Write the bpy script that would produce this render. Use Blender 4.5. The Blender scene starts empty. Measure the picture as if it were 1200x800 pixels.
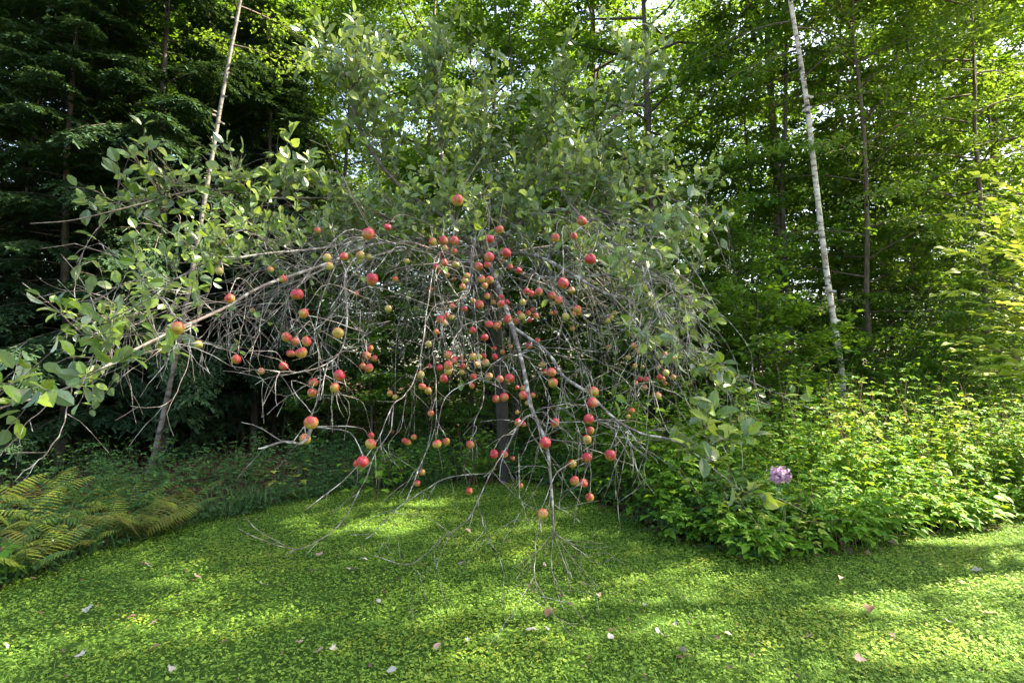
import bpy, math, random
import numpy as np
from mathutils import Vector, Matrix

# ------------------------------------------------------------------ camera, world, sun, exposure
scene = bpy.context.scene
COL = scene.collection
F_PX = 1200 * 20.0 / 36.0
PITCH = math.atan(40 / F_PX)
CAM = np.array([0.0, 0.0, 1.55])

cam_data = bpy.data.cameras.new("camera")
cam_data.lens = 20.0
cam_data.sensor_width = 36.0
cam_data.clip_start = 0.05
cam_data.clip_end = 1500
cam = bpy.data.objects.new("camera", cam_data)
cam.location = CAM
cam.rotation_euler = (math.pi / 2 + PITCH, 0, 0)
COL.objects.link(cam)
scene.camera = cam

SUN_EL = 50.0
SUN_AZ = 76.0          # degrees clockwise from +Y (the view direction), so behind the wood and to the right
SUN_V = np.array([math.sin(math.radians(SUN_AZ)) * math.cos(math.radians(SUN_EL)),
                  math.cos(math.radians(SUN_AZ)) * math.cos(math.radians(SUN_EL)),
                  math.sin(math.radians(SUN_EL))])
world = bpy.data.worlds.new("World")
scene.world = world
world.use_nodes = True
wn = world.node_tree
bg = wn.nodes["Background"]
sky = wn.nodes.new("ShaderNodeTexSky")
sky.sky_type = 'NISHITA'
sky.sun_disc = False
sky.sun_elevation = math.radians(SUN_EL)
sky.sun_rotation = math.radians(SUN_AZ)
sky.air_density = 1.0
sky.dust_density = 2.5
sky.ozone_density = 1.0
wn.links.new(sky.outputs[0], bg.inputs[0])
bg.inputs[1].default_value = 0.13

sun_data = bpy.data.lights.new("sun", 'SUN')
sun_data.energy = 5.0
sun_data.angle = math.radians(0.55)
sun_data.color = (1.0, 0.93, 0.80)
sun = bpy.data.objects.new("sun", sun_data)
sun.rotation_euler = Vector(SUN_V).to_track_quat('Z', 'Y').to_euler()
sun.location = (20, 10, 30)
COL.objects.link(sun)

scene.view_settings.view_transform = 'Standard'
scene.view_settings.look = 'None'
scene.view_settings.exposure = 2.55
scene.view_settings.use_white_balance = True
scene.view_settings.white_balance_temperature = 7300
scene.view_settings.white_balance_tint = 8
scene.view_settings.gamma = 1.0
scene.cycles.max_bounces = 8
scene.cycles.diffuse_bounces = 3
scene.cycles.glossy_bounces = 2
scene.cycles.transmission_bounces = 5
scene.cycles.sample_clamp_indirect = 6.0

rs = np.random.RandomState(7)
random.seed(7)

# ------------------------------------------------------------------ helpers
def P(px, py, depth):
    """A point of the place seen at photo pixel (px, py) at forward distance depth."""
    u = (px - 600) / F_PX
    v = (400 - py) / F_PX
    c, s = math.cos(PITCH), math.sin(PITCH)
    y = c - s * v
    z = s + c * v
    k = depth / y
    return np.array([u * k, depth, CAM[2] + z * k])

def G(px, py):
    """The point of flat ground seen at photo pixel."""
    v = (400 - py) / F_PX
    c, s = math.cos(PITCH), math.sin(PITCH)
    k = -CAM[2] / (s + c * v)
    return np.array([(px - 600) / F_PX * k, (c - s * v) * k])

EDGE_PX = [(0, 690), (90, 655), (200, 622), (330, 590), (420, 573), (600, 563), (700, 590), (790, 638), (880, 655),
           (985, 655), (1050, 633), (1200, 612)]
EDGE = [(-30.0, -1.0), (-7.0, 2.6)] + [tuple(G(*p)) for p in EDGE_PX] + [(9.0, 6.3), (30.0, 7.5)]
_ex = np.array([e[0] for e in EDGE]); _ey = np.array([e[1] for e in EDGE])
def edge_y(x):
    x = np.asarray(x, float)
    return np.interp(x, _ex, _ey) + 0.07 * np.sin(x * 5.1) + 0.05 * np.sin(x * 11.3 + 1)

def gz(x, y):
    x = np.asarray(x, float); y = np.asarray(y, float)
    lawn = 0.012 * np.sin(x * 1.9 + 0.6) * np.cos(y * 1.6) + 0.006 * np.sin(x * 4.7 + y * 3.9)
    d = np.clip((y - edge_y(x)) / 3.0, 0, 1)
    wild = 0.10 * np.sin(x * 0.55 + 1.3) * np.sin(y * 0.43) + 0.03 * np.sin(x * 2.3 + y * 1.7)
    return lawn + d * wild

def unit(a):
    return a / np.maximum(np.linalg.norm(a, axis=-1, keepdims=True), 1e-9)

class Geo:
    def __init__(self):
        self.v = []; self.f = []; self.n = 0; self.uv = False
    def add(self, verts, faces, mat=0):
        verts = np.asarray(verts, np.float32).reshape(-1, 3)
        if isinstance(faces, np.ndarray): faces = [faces]
        for f in faces:
            self.f.append((np.asarray(f, np.int32) + self.n, mat))
        self.v.append(verts); self.n += len(verts)
    def mesh(self, name, mats, smooth=False, zero=None):
        me = bpy.data.meshes.new(name)
        V = np.concatenate(self.v) if self.v else np.zeros((0, 3), np.float32)
        if zero is not None: V = V - np.asarray(zero, np.float32)
        loops = np.concatenate([f.ravel() for f, m in self.f])
        tot = np.concatenate([np.full(len(f), f.shape[1], np.int32) for f, m in self.f])
        mi = np.concatenate([np.full(len(f), m, np.int32) for f, m in self.f])
        start = np.concatenate([[0], np.cumsum(tot)[:-1]]).astype(np.int32)
        me.vertices.add(len(V)); me.vertices.foreach_set("co", V.ravel().astype(np.float32))
        me.loops.add(len(loops)); me.loops.foreach_set("vertex_index", loops)
        me.polygons.add(len(tot)); me.polygons.foreach_set("loop_start", start)
        me.polygons.foreach_set("loop_total", tot)
        me.polygons.foreach_set("material_index", mi)
        me.polygons.foreach_set("use_smooth", np.full(len(tot), smooth, bool))
        if not isinstance(mats, (list, tuple)): mats = [mats]
        for m in mats: me.materials.append(m)
        me.update(calc_edges=True)
        return me

def link(name, me, parent=None, loc=None):
    o = bpy.data.objects.new(name, me)
    COL.objects.link(o)
    if parent is not None: o.parent = parent
    if loc is not None: o.location = loc
    return o

def tag(o, label=None, cat=None, group=None, kind=None):
    if label: o["label"] = label
    if cat: o["category"] = cat
    if group: o["group"] = group
    if kind: o["kind"] = kind
    return o

def empty(name, loc, label, cat, group=None):
    o = bpy.data.objects.new(name, None)
    o.empty_display_size = 0.2
    COL.objects.link(o); o.location = loc
    return tag(o, label, cat, group)

def tube(geo, pts, rad, sides=5, mat=0, cap=True):
    pts = np.asarray(pts, float); m = len(pts)
    rad = np.broadcast_to(np.asarray(rad, float), (m,))
    t = np.gradient(pts, axis=0); t = unit(t)
    ref = np.array([0.31, 0.17, 0.93]) if abs(t[0, 2]) < 0.8 else np.array([1.0, 0.1, 0.0])
    ns = np.empty_like(t); n = np.cross(t[0], ref); n /= np.linalg.norm(n)
    for i in range(m):
        n = n - t[i] * n.dot(t[i]); n /= max(np.linalg.norm(n), 1e-9); ns[i] = n
    b = np.cross(t, ns)
    a = np.arange(sides) * 2 * math.pi / sides
    ring = pts[:, None] + rad[:, None, None] * (np.cos(a)[None, :, None] * ns[:, None] + np.sin(a)[None, :, None] * b[:, None])
    i = np.arange(m - 1)[:, None] * sides; j = np.arange(sides)[None]; j2 = (j + 1) % sides
    F = np.stack([i + j, i + j2, i + sides + j2, i + sides + j], -1).reshape(-1, 4)
    fs = [F]
    if cap and rad[-1] > 0.006:
        fs.append((np.arange(sides) + (m - 1) * sides)[None])
    geo.add(ring.reshape(-1, 3), fs, mat)

def spline(pts, n):
    """Catmull-Rom through control points, n samples."""
    p = np.asarray(pts, float)
    k = len(p)
    if k == 2: 
        t = np.linspace(0, 1, n)[:, None]; return p[0] * (1 - t) + p[1] * t
    q = np.vstack([2 * p[0] - p[1], p, 2 * p[-1] - p[-2]])
    out = []
    for s in np.linspace(0, k - 1 - 1e-6, n):
        i = int(s); f = s - i
        a, b, c, d = q[i], q[i + 1], q[i + 2], q[i + 3]
        out.append(0.5 * ((2 * b) + (-a + c) * f + (2 * a - 5 * b + 4 * c - d) * f * f + (-a + 3 * b - 3 * c + d) * f ** 3))
    return np.array(out)

def grow(p0, d, length, droop, wig, n, rng):
    p = [np.array(p0, float)]; d = np.array(d, float); d /= np.linalg.norm(d); ds = length / (n - 1)
    for _ in range(n - 1):
        d = d + np.array([0, 0, -droop * ds]) + rng.normal(0, wig, 3) * math.sqrt(ds)
        d /= np.linalg.norm(d)
        p.append(p[-1] + d * ds)
    return np.array(p)

# leaf templates: x along the leaf, y across, z up; (verts, faces)
LEAF2 = (np.array([[0, 0, 0], [.42, .30, .07], [1, 0, -.05], [.42, -.30, .07]]), [np.array([[0, 3, 2, 1]])])
LEAF_FOLD = (np.array([[0, 0, 0], [.42, .30, .08], [1, 0, -.08], [.42, -.30, .08]]), [np.array([[0, 2, 1], [0, 3, 2]])])
LEAF_OVAL = (np.array([[0, 0, 0], [.5, 0, .0], [1, 0, -.10], [.16, .20, .05], [.48, .31, .09], [.82, .19, .02],
                       [.16, -.20, .05], [.48, -.31, .09], [.82, -.19, .02]]),
             [np.array([[0, 1, 4, 3], [1, 2, 5, 4], [0, 6, 7, 1], [1, 7, 8, 2]])])
LEAF_POINT = (np.array([[0, 0, 0], [.45, 0, .02], [1.05, 0, -.16], [.15, .24, .05], [.42, .33, .06], [.72, .20, .0],
                        [.15, -.24, .05], [.42, -.33, .06], [.72, -.20, .0]]),
              [np.array([[0, 1, 4, 3], [1, 2, 5, 4], [0, 6, 7, 1], [1, 7, 8, 2]])])
BLADE = (np.array([[0, -.06, 0], [0, .06, 0], [.55, .05, .05], [.55, -.05, .05], [1, 0, -.12]]),
         [np.array([[0, 3, 2, 1]]), np.array([[3, 4, 2]])])
NEEDLE = (np.array([[0, -.07, 0], [0, .07, 0], [1, .05, -.03], [1, -.05, -.03]]), [np.array([[0, 3, 2, 1]])])
_m = [(0, 0), (.10, .30), (-.02, .52), (.25, .42), (.40, .62), (.52, .38), (.62, .22), (.78, .26), (1.05, 0),
      (.78, -.26), (.62, -.22), (.52, -.38), (.40, -.62), (.25, -.42), (-.02, -.52), (.10, -.30)]
LEAF_MAPLE = (np.array([[x, y, .10 * abs(y) - .06 * x * x] for x, y in _m] + [[.4, 0, 0]]),
              [np.array([[16, i, (i + 1) % 16] for i in range(16)])])
_h = [(0, 0), (.2, .33), (.62, .38), (.95, .18), (.95, -.18), (.62, -.38), (.2, -.33)]
LEAFLET = (np.array([[x, y, .09 * abs(y)] for x, y in _h]), [np.array([[0, 6, 5, 4, 3, 2, 1]])])

def scatter(geo, tpl, pos, axis, normal, size, width=1.0, mat=0):
    tv, tf = tpl
    n = len(pos)
    if n == 0: return
    axis = unit(np.asarray(axis, float)); normal = np.asarray(normal, float)
    normal = unit(normal - axis * (normal * axis).sum(-1, keepdims=True))
    side = np.cross(normal, axis)
    size = np.broadcast_to(np.asarray(size, float), (n,))[:, None, None]
    width = np.broadcast_to(np.asarray(width, float), (n,))[:, None, None]
    V = pos[:, None] + size * (tv[None, :, 0:1] * axis[:, None] + tv[None, :, 1:2] * width * side[:, None] + tv[None, :, 2:3] * normal[:, None])
    k = len(tv)
    off = (np.arange(n) * k)[:, None, None]
    geo.add(V.reshape(-1, 3), [(f[None] + off).reshape(-1, f.shape[1]) for f in tf], mat)

def along(pts, t):
    """points at fractions t (n,) along polyline, and tangents"""
    m = len(pts) - 1
    s = np.clip(np.asarray(t) * m, 0, m - 1e-6); i = s.astype(int); f = (s - i)[:, None]
    return pts[i] * (1 - f) + pts[i + 1] * f, unit(pts[i + 1] - pts[i])

# ------------------------------------------------------------------ materials
def new_mat(name):
    m = bpy.data.materials.new(name); m.use_nodes = True
    nt = m.node_tree; nt.nodes.clear()
    out = nt.nodes.new("ShaderNodeOutputMaterial")
    return m, nt, out

def N(nt, kind, **kw):
    n = nt.nodes.new(kind)
    for k, v in kw.items(): setattr(n, k, v)
    return n

def ramp(nt, stops, interp='LINEAR'):
    r = N(nt, "ShaderNodeValToRGB"); cr = r.color_ramp; cr.interpolation = interp
    while len(cr.elements) < len(stops): cr.elements.new(0.5)
    for e, (p, c) in zip(cr.elements, stops):
        e.position = p; e.color = (*c, 1)
    return r

def leaf_mat(name, cols, trans=(.25, .38, .03), tw=0.35, rough=0.45, spec=0.5, clump=1.2, back=None, spots=None):
    """Leaf: hue differs from leaf to leaf and from clump to clump; light passes through."""
    m, nt, out = new_mat(name)
    geo = N(nt, "ShaderNodeNewGeometry")
    tc = N(nt, "ShaderNodeTexCoord")
    noi = N(nt, "ShaderNodeTexNoise"); noi.inputs["Scale"].default_value = clump; noi.inputs["Detail"].default_value = 2
    nt.links.new(tc.outputs["Object"], noi.inputs["Vector"])
    mix = N(nt, "ShaderNodeMath", operation='MULTIPLY_ADD')
    nt.links.new(geo.outputs["Random Per Island"], mix.inputs[0]); mix.inputs[1].default_value = 0.62
    sc = N(nt, "ShaderNodeMath", operation='MULTIPLY_ADD'); sc.inputs[1].default_value = 0.9; sc.inputs[2].default_value = -0.26
    nt.links.new(noi.outputs["Fac"], sc.inputs[0]); nt.links.new(sc.outputs[0], mix.inputs[2])
    n = len(cols)
    rp = ramp(nt, [(i / max(n - 1, 1), c) for i, c in enumerate(cols)])
    nt.links.new(mix.outputs[0], rp.inputs[0])
    col = rp.outputs[0]
    if back:
        mb = N(nt, "ShaderNodeMixRGB"); nt.links.new(geo.outputs["Backfacing"], mb.inputs[0])
        nt.links.new(col, mb.inputs[1]); mb.inputs[2].default_value = (*back, 1); col = mb.outputs[0]
    if spots:
        sn = N(nt, "ShaderNodeTexNoise"); sn.inputs["Scale"].default_value = 55; sn.inputs["Detail"].default_value = 1
        nt.links.new(tc.outputs["Object"], sn.inputs["Vector"])
        sr = ramp(nt, [(.60, (0, 0, 0)), (.68, (1, 1, 1))]); nt.links.new(sn.outputs["Fac"], sr.inputs[0])
        ms = N(nt, "ShaderNodeMixRGB"); nt.links.new(sr.outputs[0], ms.inputs[0])
        nt.links.new(col, ms.inputs[1]); ms.inputs[2].default_value = (*spots, 1); col = ms.outputs[0]
    pb = N(nt, "ShaderNodeBsdfPrincipled")
    nt.links.new(col, pb.inputs["Base Color"])
    pb.inputs["Roughness"].default_value = rough
    pb.inputs["Specular IOR Level"].default_value = spec
    tr = N(nt, "ShaderNodeBsdfTranslucent")
    mt = N(nt, "ShaderNodeMixRGB"); mt.blend_type = 'MIX'; mt.inputs[0].default_value = 0.6
    nt.links.new(col, mt.inputs[1]); mt.inputs[2].default_value = (*trans, 1)
    nt.links.new(mt.outputs[0], tr.inputs["Color"])
    ms = N(nt, "ShaderNodeMixShader"); ms.inputs[0].default_value = tw
    nt.links.new(pb.outputs[0], ms.inputs[1]); nt.links.new(tr.outputs[0], ms.inputs[2])
    nt.links.new(ms.outputs[0], out.inputs[0])
    return m

def bark_mat(name, c1, c2, scale=(12, 12, 3), rough=.85, bump=.4, lichen=None):
    m, nt, out = new_mat(name)
    tc = N(nt, "ShaderNodeTexCoord"); mp = N(nt, "ShaderNodeMapping"); mp.inputs["Scale"].default_value = scale
    nt.links.new(tc.outputs["Object"], mp.inputs[0])
    noi = N(nt, "ShaderNodeTexNoise"); noi.inputs["Scale"].default_value = 2.0; noi.inputs["Detail"].default_value = 5
    noi.inputs["Roughness"].default_value = .65
    nt.links.new(mp.outputs[0], noi.inputs["Vector"])
    rp = ramp(nt, [(.32, c1), (.68, c2)]); nt.links.new(noi.outputs["Fac"], rp.inputs[0])
    col = rp.outputs[0]
    if lichen:
        n2 = N(nt, "ShaderNodeTexNoise"); n2.inputs["Scale"].default_value = 14; n2.inputs["Detail"].default_value = 3
        nt.links.new(tc.outputs["Object"], n2.inputs["Vector"])
        r2 = ramp(nt, [(.52, (0, 0, 0)), (.60, (1, 1, 1))]); nt.links.new(n2.outputs["Fac"], r2.inputs[0])
        mx = N(nt, "ShaderNodeMixRGB"); nt.links.new(r2.outputs[0], mx.inputs[0]); nt.links.new(col, mx.inputs[1])
        mx.inputs[2].default_value = (*lichen, 1); col = mx.outputs[0]
    pb = N(nt, "ShaderNodeBsdfPrincipled"); pb.inputs["Roughness"].default_value = rough
    nt.links.new(col, pb.inputs["Base Color"])
    bp = N(nt, "ShaderNodeBump"); bp.inputs["Strength"].default_value = bump; bp.inputs["Distance"].default_value = .01
    nt.links.new(noi.outputs["Fac"], bp.inputs["Height"]); nt.links.new(bp.outputs[0], pb.inputs["Normal"])
    nt.links.new(pb.outputs[0], out.inputs[0])
    return m

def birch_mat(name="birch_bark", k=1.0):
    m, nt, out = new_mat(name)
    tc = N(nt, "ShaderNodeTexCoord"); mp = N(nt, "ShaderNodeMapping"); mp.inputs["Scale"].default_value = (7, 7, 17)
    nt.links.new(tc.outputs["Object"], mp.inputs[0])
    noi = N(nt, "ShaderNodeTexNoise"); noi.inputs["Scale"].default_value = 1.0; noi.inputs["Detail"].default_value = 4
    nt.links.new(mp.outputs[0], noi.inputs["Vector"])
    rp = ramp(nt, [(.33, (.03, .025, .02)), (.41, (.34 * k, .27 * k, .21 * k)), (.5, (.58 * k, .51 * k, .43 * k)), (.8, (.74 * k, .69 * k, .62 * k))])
    nt.links.new(noi.outputs["Fac"], rp.inputs[0])
    n2 = N(nt, "ShaderNodeTexNoise"); n2.inputs["Scale"].default_value = 2.2; n2.inputs["Detail"].default_value = 5
    nt.links.new(tc.outputs["Object"], n2.inputs["Vector"])
    r2 = ramp(nt, [(.56, (1, 1, 1)), (.70, (.35, .27, .20))]); nt.links.new(n2.outputs["Fac"], r2.inputs[0])
    mx = N(nt, "ShaderNodeMixRGB"); mx.blend_type = 'MULTIPLY'; mx.inputs[0].default_value = 1
    nt.links.new(rp.outputs[0], mx.inputs[1]); nt.links.new(r2.outputs[0], mx.inputs[2])
    pb = N(nt, "ShaderNodeBsdfPrincipled"); pb.inputs["Roughness"].default_value = .7
    nt.links.new(mx.outputs[0], pb.inputs["Base Color"])
    bp = N(nt, "ShaderNodeBump"); bp.inputs["Strength"].default_value = .3; bp.inputs["Distance"].default_value = .004
    nt.links.new(noi.outputs["Fac"], bp.inputs["Height"]); nt.links.new(bp.outputs[0], pb.inputs["Normal"])
    nt.links.new(pb.outputs[0], out.inputs[0])
    return m

def ground_mat(name, stops, scale, detail=8, bump=.6):
    m, nt, out = new_mat(name)
    tc = N(nt, "ShaderNodeTexCoord")
    n1 = N(nt, "ShaderNodeTexNoise"); n1.inputs["Scale"].default_value = scale; n1.inputs["Detail"].default_value = detail
    n1.inputs["Roughness"].default_value = .7
    nt.links.new(tc.outputs["Object"], n1.inputs["Vector"])
    rp = ramp(nt, stops); nt.links.new(n1.outputs["Fac"], rp.inputs[0])
    pb = N(nt, "ShaderNodeBsdfPrincipled"); pb.inputs["Roughness"].default_value = .95; pb.inputs["Specular IOR Level"].default_value = .08
    nt.links.new(rp.outputs[0], pb.inputs["Base Color"])
    bp = N(nt, "ShaderNodeBump"); bp.inputs["Strength"].default_value = bump; bp.inputs["Distance"].default_value = .03
    nt.links.new(n1.outputs["Fac"], bp.inputs["Height"]); nt.links.new(bp.outputs[0], pb.inputs["Normal"])
    nt.links.new(pb.outputs[0], out.inputs[0])
    return m

def apple_mat(name, red, base, cover):
    m, nt, out = new_mat(name)
    tc = N(nt, "ShaderNodeTexCoord"); oi = N(nt, "ShaderNodeObjectInfo")
    add = N(nt, "ShaderNodeVectorMath", operation='ADD')
    sc = N(nt, "ShaderNodeMath", operation='MULTIPLY'); sc.inputs[1].default_value = 40
    nt.links.new(oi.outputs["Random"], sc.inputs[0])
    nt.links.new(tc.outputs["Object"], add.inputs[0]); nt.links.new(sc.outputs[0], add.inputs[1])
    n1 = N(nt, "ShaderNodeTexNoise"); n1.inputs["Scale"].default_value = 1.5; n1.inputs["Detail"].default_value = 4
    nt.links.new(add.outputs[0], n1.inputs["Vector"])
    sp = N(nt, "ShaderNodeSeparateXYZ"); nt.links.new(tc.outputs["Object"], sp.inputs[0])
    ma = N(nt, "ShaderNodeMath", operation='MULTIPLY_ADD'); ma.inputs[1].default_value = 0.28
    nt.links.new(sp.outputs[2], ma.inputs[0]); nt.links.new(n1.outputs["Fac"], ma.inputs[2])
    rp = ramp(nt, [(cover - .16, base), (cover, tuple(.5 * a + .5 * b for a, b in zip(base, red))), (cover + .12, red)]); nt.links.new(ma.outputs[0], rp.inputs[0])
    # streaks and russet specks
    wv = N(nt, "ShaderNodeTexNoise"); wv.inputs["Scale"].default_value = 7; wv.inputs["Detail"].default_value = 3
    nt.links.new(add.outputs[0], wv.inputs["Vector"])
    r2 = ramp(nt, [(.3, (.6, .62, .6)), (.48, (1, 1, 1)), (.60, (1, 1, 1)), (.68, (.34, .22, .13))]); nt.links.new(wv.outputs["Fac"], r2.inputs[0])
    mx = N(nt, "ShaderNodeMixRGB"); mx.blend_type = 'MULTIPLY'; mx.inputs[0].default_value = .85
    nt.links.new(rp.outputs[0], mx.inputs[1]); nt.links.new(r2.outputs[0], mx.inputs[2])
    pb = N(nt, "ShaderNodeBsdfPrincipled"); pb.inputs["Roughness"].default_value = .46
    pb.inputs["Subsurface Weight"].default_value = 0.0
    nt.links.new(mx.outputs[0], pb.inputs["Base Color"]); nt.links.new(pb.outputs[0], out.inputs[0])
    return m

def plain_mat(name, c, rough=.8):
    m, nt, out = new_mat(name)
    oi = N(nt, "ShaderNodeTexCoord")
    n1 = N(nt, "ShaderNodeTexNoise"); n1.inputs["Scale"].default_value = 20
    nt.links.new(oi.outputs["Object"], n1.inputs["Vector"])
    rp = ramp(nt, [(.3, tuple(x * .65 for x in c)), (.7, tuple(min(1, x * 1.3) for x in c))]); nt.links.new(n1.outputs["Fac"], rp.inputs[0])
    pb = N(nt, "ShaderNodeBsdfPrincipled"); pb.inputs["Roughness"].default_value = rough
    nt.links.new(rp.outputs[0], pb.inputs["Base Color"]); nt.links.new(pb.outputs[0], out.inputs[0])
    return m

M = {}
M['twig'] = bark_mat("twig_bark", (.07, .055, .048), (.205, .168, .152), (9, 9, 9), lichen=(.38, .365, .33))
M['shoot'] = bark_mat("shoot_bark", (.05, .04, .03), (.15, .125, .10), (9, 9, 9))
M['apple_trunk'] = bark_mat("old_apple_bark", (.018, .014, .012), (.06, .05, .042), (12, 12, 4), bump=.9)
M['limb'] = bark_mat("apple_bark", (.07, .06, .055), (.26, .23, .215), (14, 14, 9), lichen=(.42, .43, .38))
M['trunk'] = bark_mat("dark_bark", (.025, .02, .016), (.11, .09, .07), (10, 10, 2.5), bump=.8)
M['brown_trunk'] = bark_mat("brown_bark", (.05, .035, .025), (.19, .14, .10), (9, 9, 2.5), bump=.8)
M['birch'] = birch_mat()
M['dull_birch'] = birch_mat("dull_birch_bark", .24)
M['apple_leaf'] = leaf_mat("apple_leaf", [(.018, .055, .010), (.035, .09, .014), (.07, .15, .02), (.15, .26, .025), (.26, .36, .04), (.12, .18, .08)],
                           trans=(.30, .40, .05), tw=.32, rough=.32, spec=.65, back=(.13, .20, .12), spots=(.14, .12, .06))
M['maple_leaf'] = leaf_mat("maple_leaf", [(.016, .058, .009), (.03, .092, .012), (.055, .14, .016), (.11, .20, .022)],
                           trans=(.28, .48, .02), tw=.40, rough=.55, spec=.22, clump=.6)
M['beech_leaf'] = leaf_mat("beech_leaf", [(.025, .08, .010), (.045, .125, .014), (.09, .185, .02), (.19, .26, .025)],
                           trans=(.28, .45, .025), tw=.40, rough=.55, spec=.22, clump=.5)
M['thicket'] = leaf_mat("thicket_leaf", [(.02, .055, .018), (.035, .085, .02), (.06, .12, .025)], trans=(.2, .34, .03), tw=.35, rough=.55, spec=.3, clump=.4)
M['gold_leaf'] = leaf_mat("turning_leaf", [(.025, .08, .012), (.05, .13, .018), (.09, .18, .025), (.26, .28, .04)],
                          trans=(.30, .44, .03), tw=.40, rough=.55, spec=.22, clump=.5)
M['needle'] = leaf_mat("hemlock_needles", [(.015, .042, .02), (.025, .062, .028), (.038, .085, .035), (.06, .11, .035)],
                       trans=(.08, .14, .02), tw=.2, rough=.6, spec=.2, clump=.9)
M['herb'] = leaf_mat("herb_leaf", [(.035, .12, .016), (.07, .19, .02), (.12, .27, .025), (.24, .38, .04)],
                     trans=(.38, .55, .03), tw=.38, rough=.55, spec=.25, clump=1.6)
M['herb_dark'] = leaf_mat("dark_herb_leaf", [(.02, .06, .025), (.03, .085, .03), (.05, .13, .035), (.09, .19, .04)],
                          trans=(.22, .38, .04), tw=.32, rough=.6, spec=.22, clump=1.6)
M['herb_yellow'] = leaf_mat("pale_herb_leaf", [(.10, .19, .03), (.20, .30, .045), (.34, .38, .07), (.42, .42, .14)],
                            trans=(.50, .58, .06), tw=.38, rough=.55, spec=.25, clump=1.6)
M['clover'] = leaf_mat("clover_leaf", [(.06, .135, .022), (.115, .225, .03), (.20, .33, .04), (.36, .48, .07)],
                       trans=(.38, .52, .03), tw=.30, rough=.6, spec=.28, clump=1.3)
M['grass'] = leaf_mat("grass_blade", [(.06, .15, .02), (.10, .23, .025), (.17, .31, .035), (.32, .36, .09)],
                      trans=(.35, .48, .04), tw=.3, rough=.55, spec=.3, clump=1.3)
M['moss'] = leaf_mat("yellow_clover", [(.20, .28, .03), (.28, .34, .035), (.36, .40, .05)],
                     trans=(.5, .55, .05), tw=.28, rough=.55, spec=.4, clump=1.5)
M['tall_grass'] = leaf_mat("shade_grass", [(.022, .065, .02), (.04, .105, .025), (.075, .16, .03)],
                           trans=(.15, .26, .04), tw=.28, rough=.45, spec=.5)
M['fern_gold'] = leaf_mat("fern_gold", [(.12, .22, .03), (.22, .31, .04), (.34, .36, .05), (.30, .25, .04)],
                          trans=(.50, .42, .05), tw=.38, rough=.6, spec=.3, clump=4)
M['fern_green'] = leaf_mat("fern_green", [(.05, .12, .03), (.09, .18, .035), (.16, .24, .04)],
                           trans=(.33, .42, .04), tw=.38, rough=.6, spec=.3, clump=4)
M['fern_rust'] = leaf_mat("fern_rust", [(.15, .12, .025), (.17, .19, .03), (.20, .24, .04)],
                          trans=(.4, .25, .05), tw=.35, rough=.6, spec=.3, clump=4)
M['litter'] = leaf_mat("dry_leaf", [(.04, .022, .015), (.08, .045, .03), (.13, .075, .05), (.24, .16, .11)],
                       trans=(.3, .2, .1), tw=.1, rough=.7, spec=.3, clump=3)
M['pale_dry'] = leaf_mat("pale_dry_leaf", [(.32, .29, .25), (.48, .44, .38)], trans=(.5, .45, .35), tw=.1, rough=.6, spec=.4)
M['pink_dry'] = leaf_mat("pinkish_dry_leaf", [(.34, .20, .16), (.46, .32, .26)], trans=(.4, .3, .2), tw=.1, rough=.6, spec=.4)
M['brown_dry'] = leaf_mat("brown_dry_leaf", [(.12, .065, .04), (.24, .13, .08)], trans=(.3, .2, .1), tw=.1, rough=.6, spec=.4)
M['stem'] = plain_mat("green_stem", (.12, .17, .05), .6)
M['red_stem'] = plain_mat("cane_bark", (.16, .09, .06), .7)
M['petal'] = leaf_mat("mauve_petals", [(.46, .22, .42), (.60, .36, .56), (.74, .56, .72)], trans=(.7, .5, .65), tw=.25, rough=.6, spec=.3)
M['apple_red'] = apple_mat("red_apple_skin", (.38, .018, .03), (.40, .17, .05), .40)
M['apple_blush'] = apple_mat("blushed_apple_skin", (.40, .04, .03), (.38, .25, .05), .48)
M['apple_yellow'] = apple_mat("yellow_apple_skin", (.42, .13, .05), (.33, .30, .07), .58)
M['soil'] = ground_mat("forest_floor", [(.3, (.018, .012, .008)), (.5, (.06, .035, .022)), (.62, (.11, .065, .04)), (.75, (.05, .06, .02))], 6)
M['lawn'] = ground_mat("lawn_soil", [(.3, (.02, .04, .008)), (.5, (.04, .085, .014)), (.7, (.07, .13, .02))], 14)

# ------------------------------------------------------------------ ground and lawn
def sheet(name, xs, ys, zfun, mat, mask=None):
    X, Y = np.meshgrid(xs, ys)
    Z = zfun(X, Y)
    nx, ny = len(xs), len(ys)
    V = np.stack([X, Y, Z], -1).reshape(-1, 3)
    i = np.arange(ny - 1)[:, None] * nx + np.arange(nx - 1)[None]
    F = np.stack([i, i + 1, i + nx + 1, i + nx], -1).reshape(-1, 4)
    g = Geo(); g.add(V, F)
    return link(name, g.mesh(name, mat, smooth=True))

def axis_grid(a, b, fine0, fine1, step, far_step):
    return np.unique(np.concatenate([np.arange(a, fine0, far_step), np.arange(fine0, fine1, step), np.arange(fine1, b + 1, far_step)]))
gr = sheet("ground", axis_grid(-300, 300, -14, 14, .25, 20), axis_grid(-200, 500, -4, 30, .25, 20),
           lambda X, Y: gz(X, Y) - 0.02, M['soil'])
tag(gr, "brown leaf strewn forest floor reaching back under the trees", kind="structure")
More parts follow.
